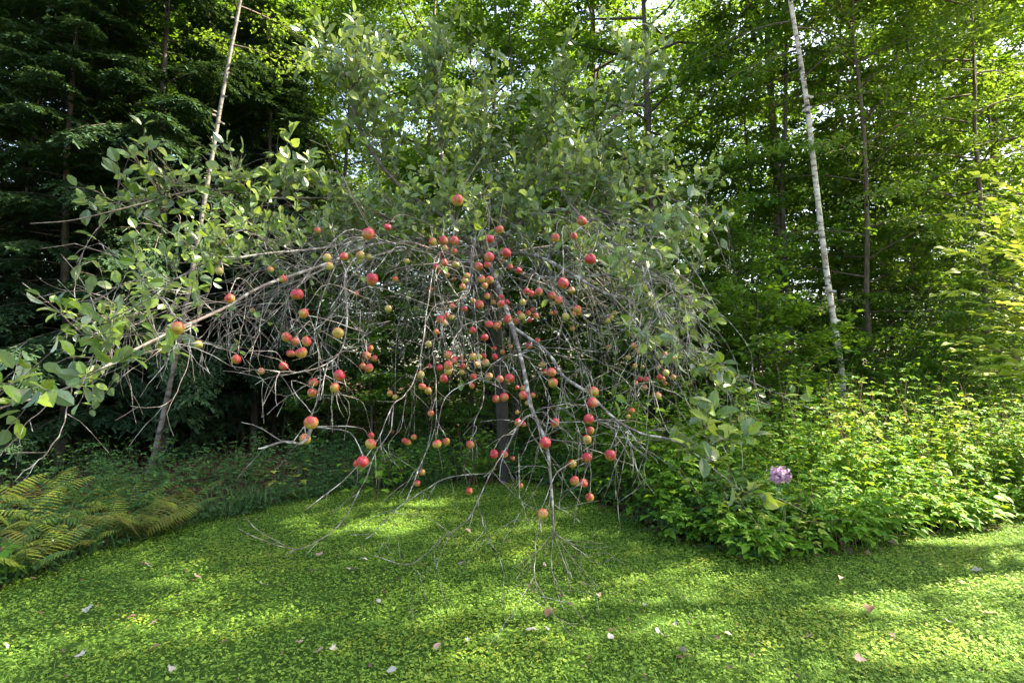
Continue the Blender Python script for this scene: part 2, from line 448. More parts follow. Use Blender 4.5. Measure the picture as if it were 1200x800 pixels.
# lawn: a strip mesh whose far edge follows the undergrowth
xs = np.arange(-14, 14.01, .2); ts = np.linspace(0, 1, 60)
X = np.repeat(xs[None], len(ts), 0); Y = -8 + (edge_y(X) + .25 + 8) * ts[:, None]
V = np.stack([X, Y, gz(X, Y)], -1).reshape(-1, 3); nx = len(xs)
i = np.arange(len(ts) - 1)[:, None] * nx + np.arange(nx - 1)[None]
g = Geo(); g.add(V, np.stack([i, i + 1, i + nx + 1, i + nx], -1).reshape(-1, 4))
tag(link("lawn", g.mesh("lawn", M['lawn'], smooth=True)), "green clover lawn in front of the apple tree", kind="structure")

# clover, creeping leaves and grass of the lawn
def lawn_points(n, dmin=2.2, dmax=9.5, power=1.0, rng=rs):
    d = dmin + (dmax - dmin) * rng.rand(n) ** power
    x = (rng.rand(n) * 2 - 1) * (1.12 * d + 1.4)
    ok = d < edge_y(x) + .15
    return x[ok], d[ok]
def patches(x, y, s, seed):
    return (np.sin(x * s + seed) + np.sin(y * s * 1.3 + seed * 2.1) + np.sin((x + y) * s * .7 + seed * .7) + np.sin((x - 1.7 * y) * s * 1.9 + seed)) / 4
def add_clover(geo, x, y, size, rng, lift=.03, tilt=.35, mat=0, tpl=LEAFLET):
    n = len(x)
    z = gz(x, y) + rng.rand(n) * lift + .006
    c = np.stack([x, y, z], -1)
    a0 = rng.rand(n) * 6.283
    nr = unit(np.stack([rng.normal(0, tilt, n), rng.normal(0, tilt, n), np.ones(n)], -1))
    for k in range(3):
        a = a0 + k * 2.094
        ax = np.stack([np.cos(a), np.sin(a), rng.normal(.1, .2, n)], -1)
        scatter(geo, tpl, c, ax, nr, size, 1.05, mat)
rg = np.random.RandomState(11)
geo = Geo()
x, y = lawn_points(190000, 2.2, 9.3, .82, rg)
keep = rg.rand(len(x)) < (.75 + .35 * patches(x, y, 2.2, 3)); x, y = x[keep], y[keep]
near = y < 4.6
add_clover(geo, x[near], y[near], .0068 + .0068 * rg.rand(near.sum()), rg)
add_clover(geo, x[~near], y[~near], .009 + .009 * rg.rand((~near).sum()), rg, tpl=LEAF2)
# round creeping leaves
x, y = lawn_points(50000, 2.2, 9, .9, rg)
k = patches(x, y, 1.6, 9) > -.25; x, y = x[k], y[k]; n = len(x)
ROUND = (np.array([[0, 0, 0], [.2, .42, .05], [.6, .52, .04], [1, .25, 0], [1, -.25, 0], [.6, -.52, .04], [.2, -.42, .05]]), [np.array([[0, 6, 5, 4, 3, 2, 1]])])
a = rg.rand(n) * 6.283
scatter(geo, ROUND, np.stack([x, y, gz(x, y) + .012 + .03 * rg.rand(n)], -1), np.stack([np.cos(a), np.sin(a), .1 * rg.normal(0, 1, n)], -1),
        np.stack([rg.normal(0, .45, n), rg.normal(0, .45, n), np.ones(n)], -1), .009 + .012 * rg.rand(n))
tag(link("clover", geo.mesh("clover", M['clover'])), "low clover and creeping leaves covering the lawn", "ground cover", kind="stuff")
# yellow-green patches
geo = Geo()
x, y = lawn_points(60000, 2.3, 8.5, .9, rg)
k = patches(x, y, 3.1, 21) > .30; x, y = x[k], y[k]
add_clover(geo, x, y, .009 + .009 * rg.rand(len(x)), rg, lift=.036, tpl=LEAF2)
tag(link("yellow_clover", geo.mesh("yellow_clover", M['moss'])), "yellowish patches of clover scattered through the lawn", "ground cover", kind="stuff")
# grass
geo = Geo()
x, y = lawn_points(260000, 2.2, 9.4, .8, rg)
k = rg.rand(len(x)) < .62 + .5 * patches(x, y, 1.3, 14) + .25 * (x > .5); x, y = x[k], y[k]; n = len(x)
a = rg.rand(n) * 6.283; L = .025 + .035 * rg.rand(n)
ax = np.stack([np.cos(a) * .75, np.sin(a) * .75, .35 + .8 * rg.rand(n)], -1)
GRASS = (np.array([[0, -.05, 0], [0, .05, 0], [1, 0, -.12]]), [np.array([[0, 2, 1]])])
scatter(geo, GRASS, np.stack([x, y, gz(x, y)], -1), ax, np.stack([-ax[:, 0], -ax[:, 1], np.ones(n)], -1), L, 1.1)
tag(link("grass", geo.mesh("grass", M['grass'])), "short fine grass growing between the clover", "grass", kind="stuff")

# crumbs of dry leaf in the lawn
geo = Geo()
x, y = lawn_points(5600, 2.3, 8.5, .9, rg); k = rg.rand(len(x)) < .35 + .6 * patches(x, y, 1.9, 31); x, y = x[k], y[k]; n = len(x); a = rg.rand(n) * 6.283
scatter(geo, LEAF_OVAL, np.stack([x, y, gz(x, y) + .025 + .015 * rg.rand(n)], -1), np.stack([np.cos(a), np.sin(a), rg.normal(0, .3, n)], -1),
        np.stack([rg.normal(0, .5, n), rg.normal(0, .5, n), np.ones(n)], -1), .008 + .030 * rg.rand(n) ** 2, 1.1)
tag(link("leaf_debris", geo.mesh("leaf_debris", M['litter'])), "tiny brown crumbs of dry leaf caught in the lawn", "leaf litter", kind="stuff")

# leaf litter under the trees
geo = Geo()
n = 26000
y = 4 + 20 * rg.rand(n) ** 1.3; x = (rg.rand(n) * 2 - 1) * (1.0 * y + 2)
k = y > edge_y(x) - .05; x, y = x[k], y[k]; n = len(x)
a = rg.rand(n) * 6.283
scatter(geo, LEAF_FOLD, np.stack([x, y, gz(x, y) + .0 + .03 * rg.rand(n)], -1), np.stack([np.cos(a), np.sin(a), rg.normal(0, .3, n)], -1),
        np.stack([rg.normal(0, .5, n), rg.normal(0, .5, n), np.ones(n)], -1), .05 + .06 * rg.rand(n), 1.4)
tag(link("leaf_litter", geo.mesh("leaf_litter", M['litter'])), "brown fallen leaves carpeting the shaded forest floor", "leaf litter", kind="stuff")

# ------------------------------------------------------------------ forest trees
def broadleaf(seed, H, cb, R, nb, nbl, npl, leaf, lean=(0, 0), r0=.10, trunk_pts=None, up=.35, tpl=LEAF_FOLD, dense_low=1.0):
    """trunk Geo and crown Geo, foot at the origin."""
    rng = np.random.RandomState(seed)
    gt, gc = Geo(), Geo()
    if trunk_pts is None:
        hh = np.linspace(-.1, H, 12)
        w = np.cumsum(rng.normal(0, .05, (12, 2)), 0); w -= w[0]
        tp = np.stack([w[:, 0] + lean[0] * hh, w[:, 1] + lean[1] * hh, hh], -1)
    else: tp = trunk_pts
    m = len(tp)
    rad = r0 * (1 - .82 * np.linspace(0, 1, m) ** .9); rad[0] *= 1.35
    tube(gt, tp, rad, 9)
    P_, A_ = [], []
    for b in range(nb):
        u = ((b + rng.rand()) / nb) ** dense_low
        h = cb + (H - cb) * u * .98
        t = (h + .1) / (H + .1)
        p0, _ = along(tp, [min(t, .995)])
        az = b * 2.4 + rng.normal(0, .5)
        prof = (.55 + .45 * math.sin(min(1, u * 1.6 + .15) * math.pi * .6)) * (1 - u ** 3 * .75)
        L = R * prof * (.75 + .45 * rng.rand())
        el = .05 + up * (.4 + u) + rng.normal(0, .12)
        d = np.array([math.cos(az) * math.cos(el), math.sin(az) * math.cos(el), math.sin(el)])
        bp = grow(p0[0], d, L, .16, .13, 8, rng)
        tube(gt, bp, np.linspace(.012 + .012 * L * r0 / .1 * .6, .004, 8), 4, cap=False)
        ts = np.sort(.15 + .85 * rng.rand(nbl))
        q, tg = along(bp, ts)
        for k in range(nbl):
            s = 1 if k % 2 else -1
            ang = s * (.5 + .6 * rng.rand())
            c, sn = math.cos(ang), math.sin(ang)
            dd = np.array([tg[k, 0] * c - tg[k, 1] * sn, tg[k, 0] * sn + tg[k, 1] * c, tg[k, 2] * .5 + rng.normal(0, .15)])
            l2 = (.35 + .5 * rng.rand()) * (1.15 - ts[k] * .5) * min(1.2, R / 2.2)
            sp = grow(q[k], dd, l2, .5, .15, 4, rng)
            if k % 2 == 0: tube(gt, sp, [.006, .004, .003, .002], 3, cap=False)
            tt = rng.rand(npl) ** .8
            lp, lt = along(sp, tt)
            lp = lp + rng.normal(0, 1, (npl, 3)) * np.array([.09, .09, .035]) * min(1.3, R / 2.2)
            P_.append(lp); A_.append(lt + rng.normal(0, .6, (npl, 3)) * np.array([1, 1, .35]) + np.array([0, 0, -.15]))
    lp = np.concatenate(P_); la = np.concatenate(A_); n = len(lp)
    nr = np.stack([rng.normal(0, .6, n), rng.normal(0, .6, n), np.ones(n)], -1)
    scatter(gc, tpl, lp, la, nr, leaf * (.65 + .6 * rng.rand(n)), .9 + .4 * rng.rand(n))
    return gt, gc

def hemlock(seed, H, cb, R, nb, r0=.12):
    rng = np.random.RandomState(seed)
    gt, gc = Geo(), Geo()
    hh = np.linspace(-.1, H, 10); w = np.cumsum(rng.normal(0, .03, (10, 2)), 0); w -= w[0]
    tp = np.stack([w[:, 0], w[:, 1], hh], -1)
    tube(gt, tp, r0 * (1 - .85 * np.linspace(0, 1, 10)), 9)
    P_, A_, N_ = [], [], []
    for b in range(nb):
        u = (b + rng.rand()) / nb
        h = cb + (H - cb) * u
        p0, _ = along(tp, [(h + .1) / (H + .1)])
        az = b * 2.4 + rng.normal(0, .4)
        L = R * (1 - .8 * u) * (.7 + .45 * rng.rand())
        if u < .12: L *= .7
        el = .15 + rng.normal(0, .1)
        bp = grow(p0[0], [math.cos(az) * math.cos(el), math.sin(az) * math.cos(el), math.sin(el)], L, .28, .08, 9, rng)
        tube(gt, bp, np.linspace(.014, .003, 9), 4, cap=False)
        nbl = int(14 + L * 9)
        ts = np.linspace(.18, 1, nbl); q, tg = along(bp, ts)
        for k in range(nbl):
            s = 1 if k % 2 else -1
            ang = s * (.75 + .3 * rng.rand()); c, sn = math.cos(ang), math.sin(ang)
            dd = np.array([tg[k, 0] * c - tg[k, 1] * sn, tg[k, 0] * sn + tg[k, 1] * c, tg[k, 2] - .1 + rng.normal(0, .08)])
            l2 = .75 * (1.1 - ts[k] * .75) * (.6 + .6 * rng.rand())
            sp = grow(q[k], dd, l2, .7, .12, 5, rng)
            npl = int(14 + 46 * l2)
            lp, lt = along(sp, rng.rand(npl))
            side = np.cross(lt, [0, 0, 1.]) * np.where(rng.rand(npl) < .5, 1, -1)[:, None]
            P_.append(lp); A_.append(lt * .7 + side * .8 + rng.normal(0, .22, (npl, 3)))
    lp = np.concatenate(P_); la = np.concatenate(A_); n = len(lp)
    nr = np.stack([rng.normal(0, .35, n), rng.normal(0, .35, n), np.ones(n)], -1)
    scatter(gc, NEEDLE, lp, la, nr, .06 + .06 * rng.rand(n), 1.5 + .9 * rng.rand(n))
    return gt, gc

def tree_kind(geos, tmat, lmat, tname="trunk", cname="crown"):
    return (geos[0].mesh(tname, tmat, smooth=True), geos[1].mesh(cname, lmat), )
KIND = {}
KIND['maple_a'] = tree_kind(broadleaf(1, 15, 2.6, 3.4, 46, 13, 34, .115, r0=.12), M['trunk'], M['maple_leaf'])
KIND['maple_b'] = tree_kind(broadleaf(2, 13, 1.8, 3.0, 44, 13, 34, .11, r0=.09, lean=(.03, 0)), M['trunk'], M['beech_leaf'])
KIND['maple_c'] = tree_kind(broadleaf(3, 16, 4.5, 3.6, 42, 13, 34, .12, r0=.13), M['brown_trunk'], M['beech_leaf'])
KIND['gold'] = tree_kind(broadleaf(4, 12, 2.2, 2.8, 42, 12, 30, .095, r0=.07), M['brown_trunk'], M['gold_leaf'])
KIND['sapling'] = tree_kind(broadleaf(5, 5.5, .7, 1.7, 30, 10, 26, .085, r0=.03, up=.5), M['trunk'], M['maple_leaf'])
KIND['shrub'] = tree_kind(broadleaf(6, 2.6, .25, 1.35, 30, 9, 22, .075, r0=.02, up=.6), M['trunk'], M['maple_leaf'])
KIND['shrub_light'] = tree_kind(broadleaf(16, 2.2, .2, 1.2, 26, 9, 20, .08, r0=.02, up=.6), M['trunk'], M['beech_leaf'])
KIND['hemlock_a'] = tree_kind(hemlock(7, 15, 1.3, 4.0, 125, .13), M['trunk'], M['needle'], cname="needles")
KIND['hemlock_b'] = tree_kind(hemlock(8, 11, .8, 3.3, 110, .09), M['trunk'], M['needle'], cname="needles")
KIND['tall'] = tree_kind(broadleaf(19, 18, 9.0, 3.5, 38, 12, 30, .13, r0=.14), M['trunk'], M['maple_leaf'])
KIND['pole'] = tree_kind(broadleaf(9, 12, 6.5, 1.8, 20, 9, 26, .11, r0=.055), M['trunk'], M['maple_leaf'])

ORD = ["first", "second", "third", "fourth", "fifth", "sixth", "seventh", "eighth", "ninth", "tenth", "eleventh", "twelfth",
       "thirteenth", "fourteenth", "fifteenth", "sixteenth", "seventeenth", "eighteenth", "nineteenth", "twentieth"]
def place_tree(kind, px, depth, rot, sc, name, label, cat, group=None, x=None):
    if x is None: x = (px - 600) / F_PX * depth / math.cos(PITCH) * 1.0
    e = empty(name, (x, depth, float(gz(x, depth)) - .02), label, cat, group)
    e.rotation_euler.z = rot
    e.scale = (sc, sc, sc) if not isinstance(sc, tuple) else sc
    tm, cm = KIND[kind]
    link("trunk", tm, e); link("needles" if 'hemlock' in kind else "crown", cm, e)
    return e

def rows(kind_list, specs, name, tmpl, cat, group):
    """specs: (px, depth, rot, scale); labels count from the left edge of the photo"""
    specs = sorted(specs, key=lambda s: s[0])
    for i, s in enumerate(specs):
        kd = s[4] if len(s) > 4 else kind_list[i % len(kind_list)]
        place_tree(kd, s[0], s[1], s[2], s[3], name, tmpl.format(ORD[i]), cat, group)

# hemlocks on the left
rows(['hemlock_a', 'hemlock_b'], [(-90, 9.0, .3, 1.0), (40, 12, 1.2, 1.05), (194, 10.5, 2.2, 1.1), (125, 15.0, 3.4, 1.1),
      (265, 14.0, 4.1, .95), (-40, 17.0, 5.0, 1.2), (345, 18.5, 5.6, 1.0), (75, 9.6, 2.9, .9, 'hemlock_b'), (160, 19, .8, 1.2), (-200, 11, 1.9, 1.1), (300, 11.8, 4.4, .85, 'hemlock_b'), (240, 22, .2, 1.3)], "hemlock_tree",
     "dark drooping hemlock in the shaded wood, {} hemlock from the left", "conifer", "dark hemlocks behind the left branches")
# broadleaf wood behind
rows(['maple_a', 'maple_b', 'maple_c'], [
    (400, 15.0, .4, 1.0), (500, 16.5, 1.3, 1.0), (570, 14.0, 2.2, .95), (640, 19, 3.1, 1.1), (700, 14.5, 4.0, 1.0),
    (775, 12.5, 4.9, .95), (835, 16, 5.8, 1.0), (908, 12.5, 0.7, 1.0), (1000, 17, 1.6, 1.05), (1085, 13.0, 2.5, .95),
    (1180, 15, 3.4, 1.0), (1300, 15.5, 4.3, .95), (300, 22, 5.2, 1.15)], "maple_tree",
     "leafy green forest tree behind the apple tree, {} large one from the left", "tree", "tall broadleaf trees behind the apple tree")
rows(['maple_c', 'maple_a', 'maple_b'], [(30, 24, .3, 1.3), (170, 26, 1.1, 1.3), (330, 29, 2.3, 1.3), (450, 26, 3.3, 1.3), (545, 29, 4.3, 1.4),
      (660, 27, 5.3, 1.3), (760, 25, .2, 1.3), (860, 28, 1.2, 1.3), (960, 25, 2.2, 1.2), (1070, 27, 3.2, 1.3), (1190, 25, 4.2, 1.3), (1310, 24, 1, 1.2)],
     "distant_tree", "tall tree deep in the sunny back of the wood, {} from the left", "tree", "far trees at the back of the wood")
rows(['gold'], [(1020, 10.5, .4, .9), (1150, 10.5, 2.0, .95), (335, 16.0, 3.0, 1.1), (1330, 12.5, 1.2, .85)], "yellowing_tree",
     "tree with yellow tinged leaves, {} of its kind from the left", "tree", "trees with yellowing leaves")
rows(['pole'], [(30, 10.5, .1, .9), (74, 13, 1, 1.1), (112, 12, 2, 1.0), (150, 14.5, 3, 1.1), (232, 11.5, 4, 1.1), (252, 15, 5, 1.2),
      (290, 13, 6, .9), (325, 14, .5, 1), (553, 12.5, 1.5, .9), (603, 11.5, 2.5, .8), (880, 12, 3.5, .8), (930, 11, 4.5, 1.2), (995, 12.5, 5.5, 1.1),
      (1045, 15, .8, 1.1), (1110, 14, 1.8, 1.1), (1168, 12.5, 2.8, 1.0)],
     "slender_tree", "slim dark trunk standing in the wood, {} slim trunk from the left", "tree", "slim dark trunks in the wood")
rows(['sapling'], [(430, 11, .2, .9), (520, 11.5, 1.5, .8), (700, 11, 3.0, .9), (790, 10, 4.2, .85), (860, 9.6, 5.1, .8), (1080, 10.5, .9, .8),
                   (1190, 9.3, 2.2, .75), (640, 13, 4, 1.0), (925, 11.5, 2.0, 1.1), (985, 12.5, 3.5, 1.2), (1040, 12, 1.1, 1.1), (1130, 12.8, 4.4, 1.2), (760, 12.5, .4, 1.2), (585, 13.5, 2.4, 1.1), (680, 15, 1.4, 1.3), (470, 14, 3.4, 1.2)],
     "maple_sapling", "young leafy maple under the tall trees, {} sapling from the left", "sapling", "saplings under the forest trees")
rows(['shrub', 'shrub'], [(700, 9.6, .2, .8), (775, 9.0, 1.4, .85), (845, 8.8, 2.6, .95), (915, 8.9, 3.7, .9), (985, 9.8, 4.8, .75), (1050, 9.2, 5.7, .8),
                 (1120, 9.0, .6, .75), (500, 10.5, 1.6, .6), (872, 8.7, 2.0, 1.2, 'shrub_light'), (805, 9.5, .9, 1.3, 'shrub_light'), (940, 9.9, 3.0, .95, 'shrub_light'), (390, 11, 2.8, .6), (600, 10, 5, .65)],
     "forest_shrub", "rounded green shrub at the wood's foot, {} shrub from the left", "shrub", "shrubs at the foot of the wood")

# shade trees beside the lawn, outside the picture on the right: they throw the dappled shade
for k, (xx, yy, kd, r, s) in enumerate([(9.0, 9.4, 'tall', 1, 1.0), (9.4, 6.0, 'tall', 2, 1.0), (9.8, 2.6, 'tall', 4, .95), (12.5, -.8, 'tall', 5, .9)]):
    place_tree(kd, 0, yy, r, s, "shade_tree", "leafy maple beside the lawn beyond the photo's right side, {} from the wood".format(ORD[k]), "tree",
               "maples beside the lawn", x=xx)

# the dim thicket between the trunks far back
def thicket(name, n, y0, y1, zmax, leaf, mat, label, seed, x0=None):
    rng = np.random.RandomState(seed); g = Geo()
    nc = n // 60
    cy = y0 + (y1 - y0) * rng.rand(nc); cx = (rng.rand(nc) * 2 - 1) * (1.05 * cy + 3); cz = zmax * rng.rand(nc) ** 1.1
    c = np.repeat(np.stack([cx, cy, cz], -1), 60, 0) + rng.normal(0, 1, (nc * 60, 3)) * [.55, .5, .16]
    c[:, 2] = np.maximum(c[:, 2], gz(c[:, 0], c[:, 1]) + .05); m = len(c); a = rng.rand(m) * 6.283
    scatter(g, LEAF_FOLD, c, np.stack([np.cos(a), np.sin(a), -.2 + rng.normal(0, .2, m)], -1),
            np.stack([rng.normal(0, .4, m), rng.normal(0, .4, m), np.ones(m)], -1), leaf * (.7 + .6 * rng.rand(m)), 1.1)
    return tag(link(name, g.mesh(name, mat)), label, "thicket", kind="stuff")
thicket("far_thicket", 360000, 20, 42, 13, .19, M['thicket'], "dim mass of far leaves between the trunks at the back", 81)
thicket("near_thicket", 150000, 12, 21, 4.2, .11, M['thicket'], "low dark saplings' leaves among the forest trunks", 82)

# white birch (right) and leaning birch (left)
def traced_tree(name, pts, r0, mat, leafmat, label, seed, H_extra, cb, R, nb, group=None, leaf=.06):
    w = [P(px, py, d) for px, py, d in pts]
    w = spline(w, 24)
    d = unit(w[-1] - w[-4]); ext = [w[-1] + d * s for s in np.linspace(.3, H_extra, 8)]
    tp = np.vstack([w, ext]); base = tp[0].copy(); base[2] = float(gz(base[0], base[1])) - .05
    tp = tp - base; tp[0, 2] = 0
    gt, gc = broadleaf(seed, tp[-1, 2], cb, R, nb, 9, 24, leaf, r0=r0, trunk_pts=tp)
    gt2 = Geo(); tube(gt2, tp, r0 * (1 - .6 * np.linspace(0, 1, len(tp))), 12)
    # peeling curls of bark
    rng = np.random.RandomState(seed)
    for _ in range(46):
        t = rng.rand() * .6; p, _t = along(tp, [t]); a = rng.rand() * 6.283; rr = r0 * (1 - .6 * t)
        o = np.array([math.cos(a), math.sin(a), 0]); s = np.array([-math.sin(a), math.cos(a), 0])
        q = p[0] + o * rr * .97; h = .015 + .04 * rng.rand(); L = .02 + .05 * rng.rand()
        V = [q, q + s * L * .6 + o * L * .3, q + s * L + o * L * .9, q + [0, 0, h], q + s * L * .6 + o * L * .3 + [0, 0, h * .8], q + s * L + o * L * .9 + [0, 0, h * .6]]
        gt2.add(V, np.array([[0, 1, 4, 3], [1, 2, 5, 4]]))
    e = empty(name, base, label, "tree", group)
    link("trunk", gt2.mesh("trunk", mat, smooth=True), e)
    gl = Geo(); gl.v = gt.v[1:]; 
    off = len(gt.v[0])
    gl.f = [(f - off, m) for f, m in gt.f if f.min() >= off]; gl.n = gt.n - off
    link("limbs", gl.mesh("limbs", M['brown_trunk'], smooth=True), e)
    link("crown", gc.mesh("crown", leafmat), e)
    return e
traced_tree("white_birch", [(987, 452, 9.3), (985, 425, 9.3), (970, 330, 9.25), (955, 205, 9.2), (944, 110, 9.15), (926, 0, 9.1), (905, -120, 9.0)], .053,
            M['birch'], M['gold_leaf'], "white birch with a bright peeling trunk leaning above the green undergrowth", 31, 4.0, 6.2, 1.9, 26)
traced_tree("leaning_birch", [(174, 560, 8.5), (195, 470, 8.5), (222, 335, 8.6), (245, 205, 8.8), (262, 105, 9.0), (282, 0, 9.2), (300, -100, 9.3)], .040,
            M['dull_birch'], M['gold_leaf'], "thin greyish birch leaning right in front of the dark hemlocks", 32, 3.0, 6.6, 1.6, 20)
# fallen log on the right
gl = Geo(); a, b = P(1085, 478, 11.5), P(1290, 458, 10.5)
lp = spline([a, (a + b) / 2 + [0, 0, .02], b], 14); lp[:, 2] = gz(lp[:, 0], lp[:, 1]) + .13
tube(gl, lp, .15 + .015 * np.sin(np.arange(14) * 1.7), 12)
gl.add((lp[0] + .15 * np.stack([0 * np.arange(12), np.cos(np.arange(12) * .5236), np.sin(np.arange(12) * .5236)], -1)), np.arange(12)[None])
tag(link("fallen_log", gl.mesh("fallen_log", M['brown_trunk'], smooth=True)), "brown fallen log lying behind the sunlit undergrowth on the right", "log")

# ------------------------------------------------------------------ undergrowth
def herb_stems(geo_l, geo_s, xy, h, rng, leaf=.065, tpl=LEAF_POINT, nodes=8, mat=0, three=True):
    """A mass of stems, each with alternate three-part leaves."""
    n = len(xy)
    base = np.stack([xy[:, 0], xy[:, 1], gz(xy[:, 0], xy[:, 1])], -1)
    az = rng.rand(n) * 6.283; ln = .12 + .35 * rng.rand(n)
    top = base + np.stack([np.cos(az) * ln * h, np.sin(az) * ln * h, h], -1)
    if geo_s is not None:
        for i in range(n):
            mid = base[i] * .5 + top[i] * .5 - (top[i] - base[i]) * [.15, .15, 0]
            tube(geo_s, spline([base[i], mid, top[i]], 5), [.004, .0035, .003, .0025, .0015], 3, cap=False)
    for k in range(nodes):
        t = .22 + .78 * (k + rng.rand(n)) / nodes
        c = base * (1 - t)[:, None] + top * t[:, None] - (top - base) * (.3 * t * (1 - t))[:, None] * [1, 1, 0]
        a = az + k * 2.4 + rng.normal(0, .4, n)
        out = np.stack([np.cos(a), np.sin(a), .15 + .3 * rng.rand(n)], -1)
        pl = (.06 + .07 * rng.rand(n)) * (1.2 - .6 * t)
        tip = c + out * pl[:, None]
        sz = leaf * (.7 + .55 * rng.rand(n)) * (1.15 - .45 * t)
        for j in ((0, -1, 1) if three else (0,)):
            aa = a + j * (1.05 + rng.normal(0, .12, n))
            ax = np.stack([np.cos(aa), np.sin(aa), -.12 + rng.normal(0, .18, n)], -1)
            nr = np.stack([rng.normal(0, .25, n) + .1 * np.cos(a), rng.normal(0, .25, n) + .1 * np.sin(a), np.ones(n)], -1)
            scatter(geo_l, tpl, tip, ax, nr, sz * (1.1 if j == 0 else .9), 1.0, mat)

def band(n, x0, x1, d0, d1, rng, bias=1.0):
    x = x0 + (x1 - x0) * rng.rand(n)
    return np.stack([x, edge_y(x) + d0 + (d1 - d0) * rng.rand(n) ** bias], -1)
ru = np.random.RandomState(23)
def mass(name, label, specs, lm, leaf, sm=None):
    gl, gs = Geo(), Geo()
    for (n, x0, x1, d0, d1, h0, h1, nodes) in specs:
        xy = band(n, x0, x1, d0, d1, ru)
        f = np.clip((xy[:, 1] - edge_y(xy[:, 0])) / max(d1, .3), 0, 1)
        h = (h0 + (h1 - h0) * f) * (.7 + .5 * ru.rand(n)) * (1 + .42 * patches(xy[:, 0], xy[:, 1], 2.6, 5))
        herb_stems(gl, gl, xy, h, ru, leaf, nodes=nodes, mat=0)
    return tag(link(name, gl.mesh(name, lm)), label, "undergrowth", kind="stuff")
mass("undergrowth", "bright green three part leaves massed at the lawn's right edge",
     [(380, 1.5, 7.5, -.05, .9, .35, .75, 9), (560, .9, 8.5, .6, 3.0, .75, 1.6, 11)], M['herb'], .092)
mass("pale_undergrowth", "pale yellow green leaves topping the undergrowth on the right",
     [(150, 1.6, 7.8, .0, 2.4, .45, 1.35, 9), (50, 3.4, 8.0, .0, .4, .25, .4, 7)], M['herb_yellow'], .065)
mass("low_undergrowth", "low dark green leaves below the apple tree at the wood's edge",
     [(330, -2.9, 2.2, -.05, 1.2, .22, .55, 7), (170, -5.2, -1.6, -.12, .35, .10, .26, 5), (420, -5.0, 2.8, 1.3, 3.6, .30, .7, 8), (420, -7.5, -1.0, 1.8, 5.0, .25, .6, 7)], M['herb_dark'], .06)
mass("edge_undergrowth", "fresh green leaves at the lawn's edge under the apple branches",
     [(200, -1.6, 2.4, -.05, 1.5, .2, .62, 7)], M['herb'], .06)
gl = Geo(); xy = band(130, .9, 7.5, .0, 2.2, ru)
herb_stems(gl, gl, xy, .35 + .75 * ru.rand(130), ru, .13, nodes=6, three=False)
tag(link("broad_leaves", gl.mesh("broad_leaves", M['herb'])), "broad single leaves mixed into the right undergrowth", "undergrowth", kind="stuff")
gs = Geo(); xy = band(46, 1.2, 7.5, -.1, 1.5, ru)
for q in xy:
    b = np.array([q[0], q[1], float(gz(q[0], q[1]))]); tube(gs, grow(b, [ru.normal(0, .6), ru.normal(-.3, .5), .8], .35 + .6 * ru.rand(), .8, .25, 8, ru), np.linspace(.004, .0015, 8), 4, cap=False)
tag(link("dead_canes", gs.mesh("dead_canes", M['red_stem'])), "thin brown dead canes poking out of the right undergrowth", "undergrowth", kind="stuff")
# tall dark grass on the left edge
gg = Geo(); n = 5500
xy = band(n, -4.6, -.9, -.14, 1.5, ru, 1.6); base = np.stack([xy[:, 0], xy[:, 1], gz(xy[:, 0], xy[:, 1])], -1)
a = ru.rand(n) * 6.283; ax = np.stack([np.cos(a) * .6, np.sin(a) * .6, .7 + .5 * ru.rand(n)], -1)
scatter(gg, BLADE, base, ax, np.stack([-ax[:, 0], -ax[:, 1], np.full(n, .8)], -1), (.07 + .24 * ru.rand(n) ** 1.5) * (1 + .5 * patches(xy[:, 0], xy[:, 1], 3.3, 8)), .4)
tag(link("tall_grass", gg.mesh("tall_grass", M['tall_grass'])), "dark uncut grass between the lawn and the ferns", "grass", kind="stuff")

